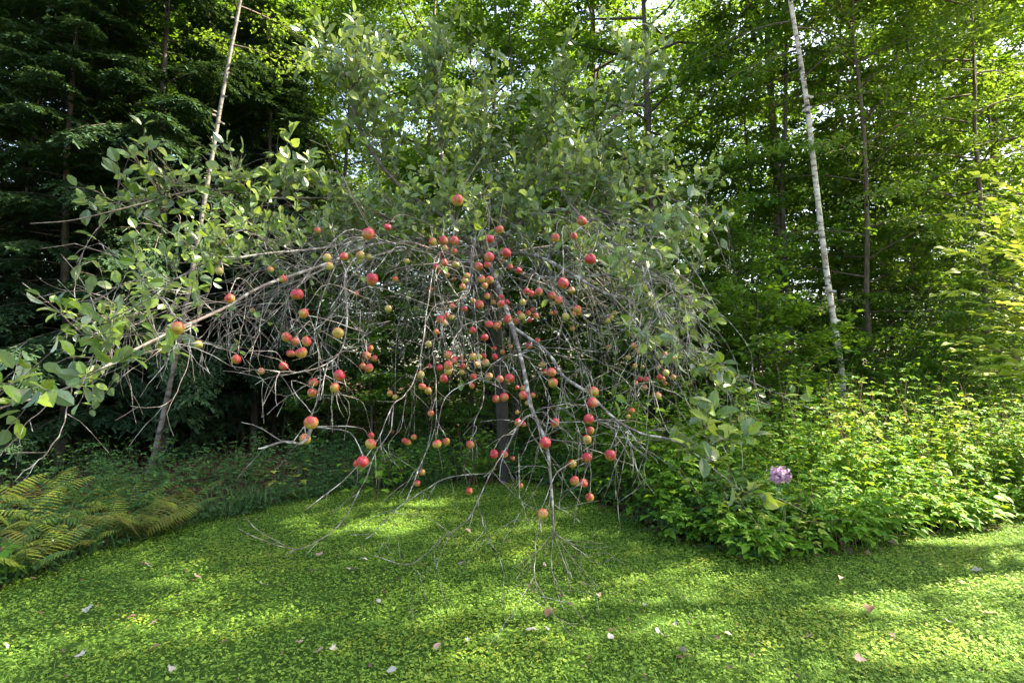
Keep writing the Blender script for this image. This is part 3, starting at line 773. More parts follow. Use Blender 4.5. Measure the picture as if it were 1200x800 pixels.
# individual plants rising from the mass
def plant(name, px, depth, h, nst, spread, lm, leaf, label, cat, group=None, nodes=9, tpl=LEAF_POINT, three=True, seed=0, x=None):
    rng = np.random.RandomState(seed + 100)
    if x is None: x = (px - 600) / F_PX * depth
    z = float(gz(x, depth))
    a = rng.rand(nst) * 6.283; r = spread * np.sqrt(rng.rand(nst))
    xy = np.stack([x + r * np.cos(a), depth + r * np.sin(a)], -1)
    gl, gs = Geo(), Geo()
    herb_stems(gl, gs, xy, h * (.7 + .4 * rng.rand(nst)), rng, leaf, tpl, nodes, three=three)
    e = empty(name, (x, depth, z), label, cat, group)
    link("stems", gs.mesh("stems", M['red_stem'], smooth=True, zero=(x, depth, z)), e)
    link("leaves", gl.mesh("leaves", lm, zero=(x, depth, z)), e)
    return e
gname = "taller plants above the undergrowth"
PL = [(820, 6.4, 1.15, 'herb', "bushy bright bramble just behind the large grey apple leaves"),
      (905, 7.0, 1.35, 'herb', "tall bramble rising behind the mauve flower"),
      (955, 7.6, 1.40, 'herb', "tall bramble in front of the white birch's foot"),
      (1000, 6.6, 1.25, 'herb_yellow', "pale bramble standing in the middle of the right undergrowth"),
      (1055, 7.3, 1.35, 'herb', "bramble right of the birch's foot with a raised leafy tip"),
      (1110, 6.8, 1.15, 'herb_yellow', "yellowish bramble in front of the fallen log"),
      (1165, 7.1, 1.15, 'herb', "green bramble before the fallen log's right end"),
      (1215, 6.6, 1.05, 'herb', "bramble cut by the photo's right side above the lawn"),
      (745, 7.4, 1.0, 'herb', "bright low bush under the right yellow apples"),
      (690, 8.0, .85, 'herb', "small bright bush right of the thick hanging limb"),
      (560, 8.2, .75, 'herb', "small green bush at the middle below the bare twigs"),
      (455, 8.0, .6, 'herb', "lobed leaf plant under the left hanging twigs"),
      (930, 5.35, .62, 'herb', "leafy clump at the foot of the mauve flower"),
      (850, 5.5, .65, 'herb_dark', "dark clump under the large grey apple leaves"),
      (1090, 6.2, .6, 'herb', "low leafy clump at the lawn edge near the right sunlit grass")]
PL = [(a, b, c * 1.2 if c > .9 else c, d, e) for a, b, c, d, e in PL]
for k, (px, d, h, lm, lab) in enumerate(PL):
    plant("bramble" if h > .9 else "leafy_plant", px, d, h, 16 if h > .9 else 22, .35 if h > .9 else .32, M[lm], .075, lab, "plant", gname, seed=k)
plant("maple_seedling", 432, 7.2, .55, 7, .2, M['herb'], .10, "maple seedling with lobed leaves below the pair of low left apples", "plant", nodes=4, tpl=LEAF_MAPLE, three=False, seed=41)
plant("maple_seedling", 345, 7.6, .42, 5, .15, M['herb_yellow'], .10, "light green maple seedling beside the broken pale twig end", "plant", nodes=4, tpl=LEAF_MAPLE, three=False, seed=42)
plant("maple_seedling", 12, 4.3, .38, 5, .12, M['herb'], .09, "bright seedling in front of the ferns at the left corner", "plant", nodes=5, tpl=LEAF_MAPLE, three=False, seed=43)

# bright branch tree leaning in on the right edge
def right_bush():
    rng = np.random.RandomState(51)
    base = np.array([5.9, 5.6, float(gz(5.9, 5.6))])
    gt, gc = Geo(), Geo()
    for k, (px, py, d) in enumerate([(1135, 300, 5.2), (1190, 225, 5.2), (1150, 345, 5.0), (1120, 395, 5.3), (1190, 420, 4.9), (1215, 300, 4.9), (1160, 265, 5.6), (1175, 375, 5.4), (1240, 250, 5.2), (1205, 350, 5.6), (1145, 430, 5.4)]):
        tip = P(px, py, d); mid = base * .4 + tip * .6 + [.25, 0, .35]
        bp = spline([base, mid, tip], 12); tube(gt, bp, np.linspace(.018, .003, 12), 5)
        nb = 10
        q, tg = along(bp, np.linspace(.45, .99, nb))
        for j in range(nb):
            s = 1 if j % 2 else -1
            dd = tg[j] + s * np.cross(tg[j], [0, 0, 1]) * .9 + [0, 0, .1]
            sp = grow(q[j], dd, .18 + .18 * rng.rand(), .8, .2, 4, rng); tube(gt, sp, [.004, .003, .002, .0015], 3, cap=False)
            m = 9
            lp, lt = along(sp, np.linspace(.1, 1, m)); sd = np.cross(lt, [0, 0, 1]) * np.where(np.arange(m) % 2, 1, -1)[:, None]
            scatter(gc, LEAF_POINT, lp, lt + sd * .9 + rng.normal(0, .15, (m, 3)), np.stack([rng.normal(0, .3, m), rng.normal(-.2, .3, m), np.ones(m)], -1), .085 + .05 * rng.rand(m))
    e = empty("sunlit_shrub", base, "bright sunlit shrub with large pale leaves reaching in from the right side", "shrub")
    link("stems", gt.mesh("stems", M['brown_trunk'], smooth=True, zero=base), e)
    link("leaves", gc.mesh("leaves", M['herb_yellow'], zero=base), e)
right_bush()

# ferns
_u = np.linspace(0, 1, 13)
_w = .125 * (1 - _u ** 1.6) * np.where(np.arange(13) % 2, 1.0, .55)
PINNA = (np.vstack([np.stack([_u, _w, -.18 * _u ** 2], -1), np.stack([_u, 0 * _u, .02 - .18 * _u ** 2], -1), np.stack([_u, -_w, -.18 * _u ** 2], -1)]),
         [np.array([[13 + i, 14 + i, 1 + i, i] for i in range(12)] + [[26 + i, 27 + i, 14 + i, 13 + i] for i in range(12)])])
def frond_mesh(mat, seed):
    rng = np.random.RandomState(seed); g = Geo()
    s = np.linspace(0, 1, 14)
    r = np.stack([s * .60 + .12 * s * s, 0 * s, .95 * s - .52 * s ** 2], -1)
    tube(g, r, np.linspace(.005, .0015, 14), 4, 1)
    n = 17
    ts = np.linspace(.14, .985, n); q, tg = along(r, ts)
    L = .21 * np.sin(np.clip(ts * .98 + .04, 0, 1) * math.pi) ** .75 + .012
    for sd in (1, -1):
        ax = np.stack([np.full(n, .45), np.full(n, sd * 1.0), rng.normal(-.15, .08, n)], -1)
        nr = np.stack([rng.normal(0, .12, n), rng.normal(0, .12, n), np.ones(n)], -1)
        scatter(g, PINNA, q, ax, nr, L, 1.0)
    return g.mesh("frond", [mat, M['stem']])
FR = {k: frond_mesh(M[k], i) for i, k in enumerate(('fern_gold', 'fern_green', 'fern_rust'))}
FERNS = [(18, 600, .95, 'fern_gold', "large golden fern at the left edge of the lawn"),
         (45, 560, .9, 'fern_gold', "yellow fern standing behind the golden one in the left corner"),
         (75, 585, .85, 'fern_gold', "yellow green fern in the middle of the fern patch"),
         (105, 565, .9, 'fern_gold', "bright yellow fern nearest the leaning birch, fronds held wide"),
         (10, 665, .8, 'fern_rust', "rusty brown fern lowest beside the lawn in the left corner"),
         (65, 620, .7, 'fern_rust', "browning fern between the golden fern and the dark grass"),
         (150, 570, .8, 'fern_green', "green fern under the leaning birch"),
         (215, 572, .7, 'fern_green', "small green fern right of the leaning birch's foot"),
         (-20, 570, .95, 'fern_green', "green fern partly cut by the photo's left side"),
         (255, 600, .45, 'fern_green', "little pale fern at the lawn edge in the dark grass"),
         (30, 640, .7, 'fern_gold', "small yellow fern low between the left corner and the rusty one"),
         (125, 598, .7, 'fern_green', "low green fern before the bright yellow one"),
         (180, 592, .65, 'fern_gold', "last yellow fern before the lawn, right of the leaning birch's foot"),
         (-5, 620, .8, 'fern_green', "green fern half hidden behind the rusty corner fern"),
         (90, 612, .65, 'fern_gold', "small gold fern in the thick of the patch")]
for k, (px, py, s, kd, lab) in enumerate(FERNS):
    if not lab: continue
    rng = np.random.RandomState(60 + k)
    g2 = G(px, py + 34); x, y = g2
    y = max(y, float(edge_y(x)) + .1)
    e = empty("fern", (x, y, float(gz(x, y))), lab, "fern", "ferns at the left edge of the lawn")
    s *= .92; e.scale = (s, s, s)
    nf = 7
    for j in range(nf):
        kk = kd if rng.rand() < .6 else ('fern_green', 'fern_gold')[int(rng.rand() < .5)]
        o = link("frond", FR[kk], e)
        o.rotation_euler = (rng.normal(0, .12), .18 - .38 * rng.rand(), j * 6.283 / nf + rng.normal(0, .25))
        o.scale = (1, 1, 1) if j % 3 else (.8, .8, .8)

# mauve flower
def flower():
    rng = np.random.RandomState(71)
    head = P(913, 557, 4.75); bx, by = head[0] + .05, 4.9; base = np.array([bx, by, float(gz(bx, by))])
    e = empty("wild_flower", base, "tall plant bearing one round mauve flower head above the leaves", "flower")
    gs = Geo(); st = spline([base, (base + head) / 2 + [.05, 0, 0], head - [0, 0, .04]], 10); tube(gs, st, np.linspace(.006, .004, 10), 6)
    for k in range(16):
        a = k * 2.4; tube(gs, [head - [0, 0, .045], head + [.035 * math.cos(a), .035 * math.sin(a), -.01 + .015 * rng.rand()]], .0015, 3)
    link("stem", gs.mesh("stem", M['stem'], smooth=True, zero=base), e)
    gl = Geo(); q, tg = along(st, np.linspace(.25, .93, 9)); a = np.arange(9) * 2.1
    scatter(gl, LEAF_POINT, q, np.stack([np.cos(a), np.sin(a), .1 * np.ones(9)], -1), np.tile([0., 0, 1], (9, 1)), .14, .7)
    link("leaves", gl.mesh("leaves", M['herb_dark'], zero=base), e)
    gf = Geo(); n = 150
    d = unit(rng.normal(0, 1, (n, 3))); d[:, 2] = np.maximum(d[:, 2], -.55); d = unit(d); c = head + d * .082 * np.array([1.05, 1, .85]) * (.45 + .65 * rng.rand(n))[:, None] + rng.normal(0, .006, (n, 3))
    for k in range(5):
        ax = unit(np.cross(d, rng.normal(0, 1, (n, 3)))) + d * .3
        scatter(gf, LEAF2, c, ax, d, .018 + .006 * rng.rand(n), 1.3)
    scatter(gf, LEAF2, np.repeat(head[None], n, 0), d, np.cross(d, rng.normal(0, 1, (n, 3))), .075, .15)
    link("flower_head", gf.mesh("flower_head", M['petal'], zero=base), e)
flower()

# ------------------------------------------------------------------ the apple tree
ra = np.random.RandomState(5)
FK = (570, 300, 6.5)
LIMBS = {   # traced limbs: photo pixel and distance, then start and end radius, leafiness, twig count
 'a': ([FK, (520, 296, 6.0), (478, 284, 5.6), (430, 288, 5.2), (380, 310, 4.7), (310, 334, 4.1), (263, 361, 3.7), (202, 388, 3.2), (148, 415, 2.9), (84, 452, 2.5), (0, 478, 2.2), (-60, 500, 2.0)], .017, .003),
 'b': ([(520, 296, 6.0), (470, 262, 5.7), (430, 265, 5.4), (395, 288, 5.1), (297, 299, 4.4), (216, 321, 4.0), (165, 362, 3.7), (120, 392, 3.4)], .014, .0025),
 'c': ([FK, (580, 325, 5.7), (600, 382, 4.7), (612, 425, 4.2), (622, 475, 3.9), (640, 520, 3.7), (646, 570, 3.55), (649, 623, 3.45)], .023, .005),
 'd': ([(600, 382, 4.7), (640, 411, 4.2), (660, 440, 3.9), (690, 461, 3.6), (720, 490, 3.4), (752, 508, 3.25), (790, 516, 3.1), (835, 540, 2.8)], .012, .0045),
 'e': ([FK, (610, 262, 6.2), (660, 246, 6.0), (710, 275, 5.6), (755, 330, 5.3), (790, 390, 5.1), (835, 440, 4.9)], .030, .004),
 'f': ([FK, (532, 262, 6.2), (520, 200, 6.2), (512, 120, 6.1), (519, 60, 6.0)], .040, .005),
 'g': ([FK, (600, 245, 6.7), (650, 200, 6.5), (705, 150, 6.4), (752, 112, 6.3), (768, 84, 6.2)], .035, .004),
 'h': ([(650, 200, 6.5), (720, 215, 6.2), (790, 235, 6.0), (830, 265, 5.8), (855, 320, 5.6)], .022, .003),
 'i': ([(532, 262, 6.2), (470, 220, 5.9), (425, 160, 5.7), (408, 100, 5.6), (398, 60, 5.6)], .026, .004),
 'j': ([(470, 262, 5.7), (400, 235, 5.3), (320, 232, 4.9), (240, 222, 4.6), (150, 243, 4.2), (85, 258, 3.9), (35, 262, 3.7)], .012, .003),
 'k': ([(600, 245, 6.7), (640, 170, 6.9), (665, 100, 6.9)], .020, .004),
 'l': ([(532, 262, 6.2), (560, 190, 6.6), (572, 130, 6.8)], .020, .004),
 'm': ([(650, 246, 6.0), (720, 250, 5.7), (800, 300, 5.5), (850, 380, 5.3)], .018, .003),
 'n': ([(430, 288, 5.2), (405, 320, 4.8), (407, 370, 4.3), (400, 410, 4.0), (375, 430, 3.8), (330, 440, 3.6)], .010, .003),
}
limb = {k: spline([P(*p) for p in v[0]], max(12, len(v[0]) * 4)) for k, v in LIMBS.items()}
fork = P(*FK)
foot = P(590, 560, 8.3); foot[2] = float(gz(foot[0], foot[1])) - .08
trunk_line = spline([foot, P(588, 470, 8.0), P(582, 385, 7.5), P(574, 330, 6.9), fork], 18)
# inner arching limbs radiating from the fork all round
inner = []
for k in range(15):
    az = k * 6.283 / 15 + ra.normal(0, .12)
    R = 1.7 + 1.1 * ra.rand()
    o = np.array([math.cos(az), math.sin(az), 0])
    inner.append(spline([fork + o * .05, fork + o * R * .4 + [ra.normal(0, .12), ra.normal(0, .12), ra.normal(.02, .25)], fork + o * R * .8 + [ra.normal(0, .15), ra.normal(0, .15), ra.normal(-.25, .25)], fork + o * R * 1.02 + [0, 0, -.75 + .45 * ra.normal()]], 16))
def to3(pts, d0, d1):
    n = len(pts); return [P(px, py, d0 + (d1 - d0) * i / (n - 1)) for i, (px, py) in enumerate(pts)]
TRACED = [  # limb it grows from, pixels, start distance, end distance, radius
 ('b', [(389, 258), (393, 288), (405, 320), (407, 368), (424, 392), (430, 415)], 5.0, 3.7, .006),
 ('b', [(396, 305), (380, 342), (370, 382), (370, 400), (375, 425), (373, 459), (364, 488), (343, 518)], 4.9, 2.6, .006),
 ('b', [(366, 500), (354, 519), (336, 517), (320, 520), (302, 525)], 2.68, 2.55, .012),
 ('n', [(370, 400), (352, 380), (340, 372)], 3.2, 3.2, .003), ('n', [(375, 425), (395, 415), (420, 400), (440, 372)], 3.6, 4.0, .004),
 ('n', [(378, 422), (350, 436), (320, 440), (300, 450)], 3.4, 3.0, .004), ('n', [(366, 448), (340, 462), (322, 460), (310, 448)], 3.2, 2.9, .003),
 ('i', [(510, 300), (503, 345), (497, 388), (489, 435), (476, 462), (461, 475), (440, 520), (404, 560), (358, 596)], 5.2, 2.8, .007),
 ('i', [(461, 475), (458, 505), (440, 530), (428, 560), (400, 611), (372, 634), (344, 643), (310, 634), (280, 618)], 3.6, 2.5, .005),
 ('i', [(476, 462), (470, 500), (455, 520), (462, 545)], 3.7, 3.2, .003),
 ('f', [(520, 350), (508, 402), (508, 422), (511, 455), (510, 500), (494, 537), (484, 570)], 4.9, 3.2, .005),
 ('f', [(555, 340), (558, 385), (564, 432), (567, 455), (564, 476), (555, 500), (552, 540)], 4.7, 3.6, .005),
 ('f', [(565, 234), (580, 268), (582, 288), (588, 310), (608, 336), (634, 370), (660, 400)], 5.8, 4.3, .006),
 ('f', [(573, 256), (558, 280), (555, 302), (553, 326), (550, 342), (540, 348), (538, 370), (546, 388)], 5.6, 4.4, .006),
 ('e', [(605, 248), (650, 252), (672, 262), (700, 284), (716, 298), (730, 330)], 5.5, 4.2, .008),
 ('e', [(646, 254), (630, 300), (645, 330), (672, 300), (692, 304)], 5.6, 4.4, .004),
 ('c', [(640, 500), (619, 486), (599, 513), (584, 540), (575, 554), (548, 608), (518, 630), (481, 660), (440, 651)], 3.8, 3.1, .007),
 ('c', [(518, 630), (510, 645), (508, 660)], 3.3, 3.2, .003), ('c', [(575, 554), (525, 560), (495, 575), (464, 597), (440, 622), (428, 632)], 3.6, 3.2, .005),
 ('c', [(577, 553), (592, 568), (609, 584), (633, 601)], 3.6, 3.5, .004), ('c', [(559, 580), (563, 600), (569, 624), (589, 665), (589, 712)], 3.5, 3.3, .004),
 ('c', [(589, 537), (600, 560), (604, 575)], 3.6, 3.5, .003), ('c', [(481, 660), (494, 675), (500, 680)], 3.2, 3.1, .002),
 ('c', [(464, 597), (460, 620), (452, 640)], 3.3, 3.2, .002), ('c', [(464, 600), (500, 606), (525, 622)], 3.3, 3.4, .002),
 ('c', [(649, 623), (662, 632), (687, 641), (719, 641)], 3.45, 3.3, .003), ('c', [(649, 623), (680, 645), (704, 665)], 3.45, 3.3, .003),
 ('c', [(649, 623), (672, 655), (700, 686)], 3.45, 3.3, .003), ('c', [(649, 623), (658, 650), (670, 677)], 3.45, 3.3, .003),
 ('c', [(649, 623), (646, 665), (657, 689), (675, 715), (692, 738)], 3.45, 3.1, .0035), ('c', [(632, 598), (628, 635), (626, 675), (643, 709), (656, 727), (671, 746)], 3.5, 3.0, .0035),
 ('c', [(626, 675), (614, 695), (606, 709), (590, 732), (575, 753)], 3.3, 3.0, .003), ('c', [(626, 675), (630, 690), (631, 705)], 3.3, 3.2, .0025),
 ('c', [(649, 623), (630, 645), (600, 665)], 3.45, 3.3, .003), ('c', [(646, 575), (640, 600), (629, 614)], 3.5, 3.4, .003), ('c', [(648, 590), (664, 600), (668, 604)], 3.5, 3.4, .002),
 ('c', [(643, 548), (620, 545), (604, 553)], 3.6, 3.5, .003), ('c', [(636, 560), (618, 590), (602, 613)], 3.6, 3.5, .003), ('c', [(655, 600), (660, 560), (668, 530), (676, 500)], 3.5, 3.3, .003),
 ('c', [(630, 479), (650, 476), (668, 485), (680, 510), (682, 545)], 3.8, 3.0, .004),
 ('d', [(720, 490), (722, 520), (722, 560), (720, 585)], 3.4, 3.3, .003), ('d', [(690, 461), (700, 500), (690, 540), (672, 605)], 3.4, 3.1, .004), ('d', [(660, 440), (655, 470), (648, 500), (640, 518)], 3.8, 3.1, .003),
 ('d', [(752, 508), (780, 500), (805, 512)], 3.2, 3.0, .003), ('d', [(790, 516), (820, 520), (850, 515), (878, 510)], 3.1, 2.8, .004), ('d', [(800, 520), (830, 500), (838, 470)], 3.0, 2.8, .004),
 ('d', [(810, 525), (845, 555), (870, 575), (895, 580)], 3.0, 2.7, .003), ('d', [(760, 510), (756, 545), (757, 575)], 3.2, 3.1, .002),
 ('a', [(84, 452), (78, 479), (67, 513), (44, 540), (18, 562)], 2.5, 2.1, .004), ('a', [(223, 380), (222, 410), (216, 439), (194, 474), (152, 476)], 3.3, 2.9, .004),
 ('a', [(310, 334), (305, 380), (297, 405), (285, 419)], 4.1, 3.3, .004), ('a', [(290, 345), (284, 380), (280, 405), (278, 418)], 3.9, 3.3, .003),
 ('a', [(263, 361), (235, 395), (232, 402)], 3.7, 3.5, .003), ('a', [(202, 388), (190, 410), (145, 440)], 3.2, 2.9, .003), ('a', [(60, 470), (30, 500), (20, 525)], 2.4, 2.2, .003),
 ('e', [(742, 330), (746, 380), (775, 400), (800, 420)], 5.2, 4.8, .004), ('e', [(700, 284), (712, 330), (735, 380), (775, 430), (790, 450)], 5.4, 4.7, .005),
 ('e', [(690, 330), (720, 400), (718, 450), (740, 478)], 5.2, 4.6, .004), ('e', [(712, 440), (760, 455), (785, 470), (810, 500)], 4.9, 4.4, .004),
 ('e', [(640, 340), (665, 390), (690, 440), (697, 456)], 4.9, 3.6, .004), ('e', [(715, 435), (695, 445), (670, 470)], 4.8, 4.3, .003),
]
lines = {k: [] for k in limb}      # limb -> list of (points, r0, r1)
for k, (_, r0, r1) in LIMBS.items(): lines[k].append((limb[k], r0, r1))
inner_key = []
for i, pl in enumerate(inner):
    k = 'z%02d' % i; lines[k] = [(pl, .022, .004)]; limb[k] = pl; inner_key.append(k)
LEAVES = {k: [] for k in lines}    # limb -> list of (pos, dir)
def jitter(pl, amp, rng):
    n = len(pl); w = rng.normal(0, amp, (n, 3)); w[0] = 0
    w = (w + np.roll(w, 1, 0)) / 2; w[0] = 0
    return pl + w
tw_src = []
for k, pts, d0, d1, r in TRACED:
    pl = jitter(spline(to3(pts, d0, d1), max(8, len(pts) * 4)), .004, ra)
    r *= .68; lines[k].append((pl, r, r * .45)); tw_src.append((k, pl, r))
# side twigs on the traced ones
for k, pl, r in tw_src:
    L = np.linalg.norm(np.diff(pl, axis=0), axis=1).sum()
    for _ in range(int(2 + L * 4.5)):
        t = .15 + .8 * ra.rand(); p, tg = along(pl, [t])
        d = tg[0] * .8 + ra.normal(0, .55, 3); d[2] -= .15
        sp = grow(p[0], d, .07 + .2 * ra.rand(), 1.2, .5, 5, ra)
        if sp[-1, 2] > .2: lines[k].append((sp, min(r * .5, .0028), .0012))
def pix(p):
    """photo pixel of a world point (used to keep growth where the tree's crown is)"""
    d = p - CAM; c, s = math.cos(PITCH), math.sin(PITCH)
    zc = d[..., 1] * c + d[..., 2] * s; vc = -d[..., 1] * s + d[..., 2] * c
    return 600 + F_PX * d[..., 0] / zc, 400 - F_PX * vc / zc
def outside(pl):
    tx, ty = pix(pl[-1])
    return (tx < 60 and ty < 290) or (tx < 20 and ty < 440) or (tx > 850 and ty < 450) or (tx < 130 and ty < 215) or (tx > 790 and ty < 190) or (tx < 330 and ty < 120)
# hanging bare twigs
def hang(k, pl, n, lmin, lmax, tmin=.15, leafy=0.0, rad=.0040):
    for _ in range(n):
        t = tmin + (1 - tmin) * ra.rand(); p, tg = along(pl, [t])
        o = p[0] - fork; o[2] = 0; o = o / max(np.linalg.norm(o), .3)
        d = tg[0] * .5 + o * .7 + ra.normal(0, .55, 3) + [0, 0, .25]
        L = lmin + (lmax - lmin) * ra.rand()
        d = d + [0, 0, ra.normal(-.1, .45)]
        sp = grow(p[0], d, L, .35 + 1.3 * ra.rand(), .42, 12, ra)
        x, y = pix(sp[-1])
        if sp[-1, 2] < .9 or y > 505 or (x < 480 and y > 430): sp = sp[:8]
        if outside(sp): continue
        lines[k].append((sp, rad, .0018))
        for _2 in range(int(3 + L * 5)):
            t2 = .2 + .8 * ra.rand(); q, tq = along(sp, [t2])
            d2 = tq[0] * .7 + ra.normal(0, .6, 3)
            s2 = grow(q[0], d2, .10 + .38 * ra.rand(), .2 + 1.2 * ra.rand(), .6, 6, ra)
            if outside(s2): continue
            lines[k].append((s2, .0024, .0011))
            if ra.rand() < leafy: LEAVES[k].append(s2)
        if ra.rand() < leafy: LEAVES[k].append(sp[4:])
for k in inner_key: hang(k, limb[k], 15, .7, 1.8, .2, .2 if pix(limb[k][-1])[0] > 690 else .02, .0034)
hang('c', limb['c'][:26], 9, .5, 1.2, .0, .0); hang('e', limb['e'], 14, .5, 1.4, .1, .2); hang('m', limb['m'], 12, .5, 1.2, .2, .45)
hang('a', limb['a'][8:30], 14, .4, .9, .1, .1, .003); hang('b', limb['b'][4:], 14, .4, .8, .1, .25, .003); hang('h', limb['h'], 10, .4, 1.0, .2, .6)
hang('j', limb['j'], 10, .3, .6, .1, .4, .003); hang('n', limb['n'], 6, .3, .6, .2, .0, .003); hang('d', limb['d'][:22], 6, .3, .6, .1, .0, .003)
# upright leafy shoots
def shoots(k, pl, n, lmin, lmax, tmin=.1):
    for _ in range(n):
        t = tmin + (1 - tmin) * ra.rand(); p, tg = along(pl, [t])
        d = tg[0] * .5 + ra.normal(0, .45, 3) + [0, 0, .8]
        sp = grow(p[0], d, lmin + (lmax - lmin) * ra.rand(), .35, .28, 9, ra)
        if outside(sp): continue
        lines[k].append((sp, .004, .0015)); LEAVES[k].append(sp)
        for _2 in range(3):
            q, tq = along(sp, [.15 + .7 * ra.rand()])
            s2 = grow(q[0], tq[0] * .6 + ra.normal(0, .6, 3) + [0, 0, .15], .18 + .3 * ra.rand(), .5, .4, 5, ra)
            if outside(s2): continue
            lines[k].append((s2, .0025, .0012)); LEAVES[k].append(s2)
for k, n, a, b in (('f', 26, .3, .9), ('g', 30, .3, .9), ('h', 26, .3, .7), ('i', 28, .3, .9), ('j', 20, .15, .4), ('k', 20, .3, .8), ('l', 20, .3, .8), ('e', 16, .3, .8), ('m', 18, .2, .6)):
    shoots(k, limb[k], n, a, b)
shoots('j', limb['j'][6:20], 14, .15, .45); shoots('b', limb['b'], 30, .12, .34, .25); shoots('a', limb['a'][26:], 15, .10, .25, .0)
shoots('a', limb['a'][:20], 10, .3, .7)
for k in inner_key: shoots(k, limb[k][:11], 6, .3, .75)
# large grey leaves at the tip on the right
BIG = []
for k, pl, r in tw_src:
    if k == 'd' and pix(pl[-1])[0] > 830: BIG.append(pl[len(pl) // 3:])
BIG.append(limb['d'][-8:])

# ---- apples: photo pixel, diameter in pixels, colour
APPLES = [
 (208,384,17,'b'),(232,404,12,'y'),(277,421,13,'b'),(269,350,13,'b'),(332,327,10,'b'),(348,345,16,'r'),(356,367,13,'b'),(383,302,11,'y'),(386,312,11,'y'),
 (396,390,15,'b'),(336,395,13,'b'),(346,400,11,'r'),(359,400,13,'b'),(353,413,15,'b'),(341,414,10,'r'),(332,429,11,'r'),(367,448,12,'b'),(366,460,12,'b'),
 (398,440,16,'r'),(392,454,13,'b'),(365,495,17,'b'),(358,514,14,'y'),(306,435,9,'y'),(431,274,17,'r'),(454,266,10,'r'),(403,301,11,'b'),(422,299,11,'y'),
 (436,327,16,'r'),(417,344,8,'r'),(455,362,10,'y'),(296,364,7,'y'),(463,327,8,'b'),(477,306,8,'y'),(257,318,10,'y'),(317,316,9,'y'),(372,270,9,'b'),
 (536,235,15,'b'),(682,259,15,'r'),(672,277,10,'r'),(651,279,12,'b'),(692,304,14,'r'),(507,283,11,'b'),(520,282,12,'r'),(532,282,12,'r'),(532,294,9,'b'),(522,291,9,'y'),
 (574,280,12,'r'),(585,269,12,'b'),(593,296,13,'r'),(573,301,14,'r'),(561,312,11,'r'),(571,310,10,'r'),(521,308,10,'b'),(534,310,10,'y'),(511,313,9,'r'),(517,318,7,'r'),
 (524,322,8,'b'),(532,327,7,'b'),(547,323,9,'b'),(545,329,9,'y'),(542,336,9,'b'),(564,327,11,'b'),(574,328,11,'b'),(568,335,9,'b'),(598,313,8,'r'),(608,317,9,'r'),
 (505,339,7,'r'),(617,341,9,'r'),(622,344,9,'r'),(631,342,11,'b'),(660,332,15,'r'),(670,340,9,'b'),(647,346,10,'r'),(654,352,11,'r'),(676,362,11,'b'),(651,366,7,'r'),
 (663,371,10,'y'),(646,367,6,'y'),(587,348,8,'r'),(587,356,10,'b'),(594,354,8,'r'),(612,354,9,'y'),(562,357,12,'r'),(554,353,8,'y'),(571,347,8,'b'),(544,362,9,'r'),
 (530,359,9,'b'),(522,362,7,'y'),(516,374,11,'r'),(523,370,9,'b'),(521,378,9,'y'),(529,372,8,'y'),(595,374,11,'r'),(604,376,8,'r'),(612,371,9,'y'),(619,367,8,'b'),
 (624,363,7,'r'),(628,370,9,'b'),(573,380,11,'r'),(582,382,10,'r'),(554,387,9,'r'),(712,376,8,'y'),(716,372,8,'y'),(720,367,8,'y'),(661,318,8,'b'),(671,385,7,'y'),
 (568,395,10,'r'),(502,403,9,'y'),(525,416,11,'r'),(525,428,12,'b'),(532,423,9,'r'),(515,431,9,'r'),(525,435,11,'y'),(542,429,9,'r'),(541,436,8,'y'),(520,443,12,'r'),
 (503,429,7,'r'),(493,439,10,'y'),(495,453,10,'b'),(502,458,10,'b'),(505,484,9,'r'),(555,441,9,'b'),(553,452,8,'b'),(554,418,10,'y'),(561,418,9,'y'),(567,417,8,'r'),
 (580,418,9,'r'),(559,427,9,'y'),(569,425,10,'y'),(579,408,7,'b'),(589,412,7,'b'),(620,405,9,'r'),(586,444,10,'r'),(597,443,12,'r'),(573,441,10,'y'),(581,467,10,'r'),
 (591,465,12,'r'),(613,455,8,'b'),(613,463,12,'r'),(618,472,7,'y'),(606,483,6,'y'),(607,495,10,'r'),(613,497,8,'r'),(639,436,8,'r'),(511,389,8,'b'),(636,427,8,'y'),
 (646,436,13,'r'),(648,448,13,'b'),(696,459,13,'b'),(694,472,14,'r'),(690,491,13,'r'),(650,495,12,'b'),(742,405,8,'b'),(748,411,8,'y'),(736,419,7,'y'),(744,429,7,'y'),
 (753,430,6,'y'),(779,415,7,'y'),(788,420,8,'y'),(771,430,7,'y'),(780,437,9,'y'),(773,442,8,'r'),(777,444,7,'y'),(789,442,8,'y'),(750,444,7,'r'),(757,444,8,'b'),
 (745,449,7,'b'),(755,454,8,'y'),(771,464,9,'y'),(740,481,9,'b'),(736,488,7,'y'),(434,408,9,'b'),(430,417,11,'r'),(439,420,9,'r'),(425,429,9,'r'),(432,431,12,'b'),
 (457,461,8,'b'),(434,520,14,'b'),(435,510,9,'r'),(425,541,16,'r'),(419,543,11,'b'),(478,518,8,'b'),(485,512,8,'b'),(512,520,12,'b'),(523,517,10,'b'),(551,521,11,'r'),(579,532,12,'r'),
 (591,532,10,'r'),(639,519,15,'r'),(692,504,11,'b'),(688,515,12,'b'),(688,536,13,'r'),(715,533,14,'r'),(495,553,8,'b'),(489,566,8,'b'),(550,575,9,'b'),(671,543,11,'b'),
 (673,563,12,'b'),(684,566,11,'b'),(691,583,11,'b'),(636,602,14,'b'),(610,569,7,'b'),(713,407,7,'y'),(474,516,8,'b')]
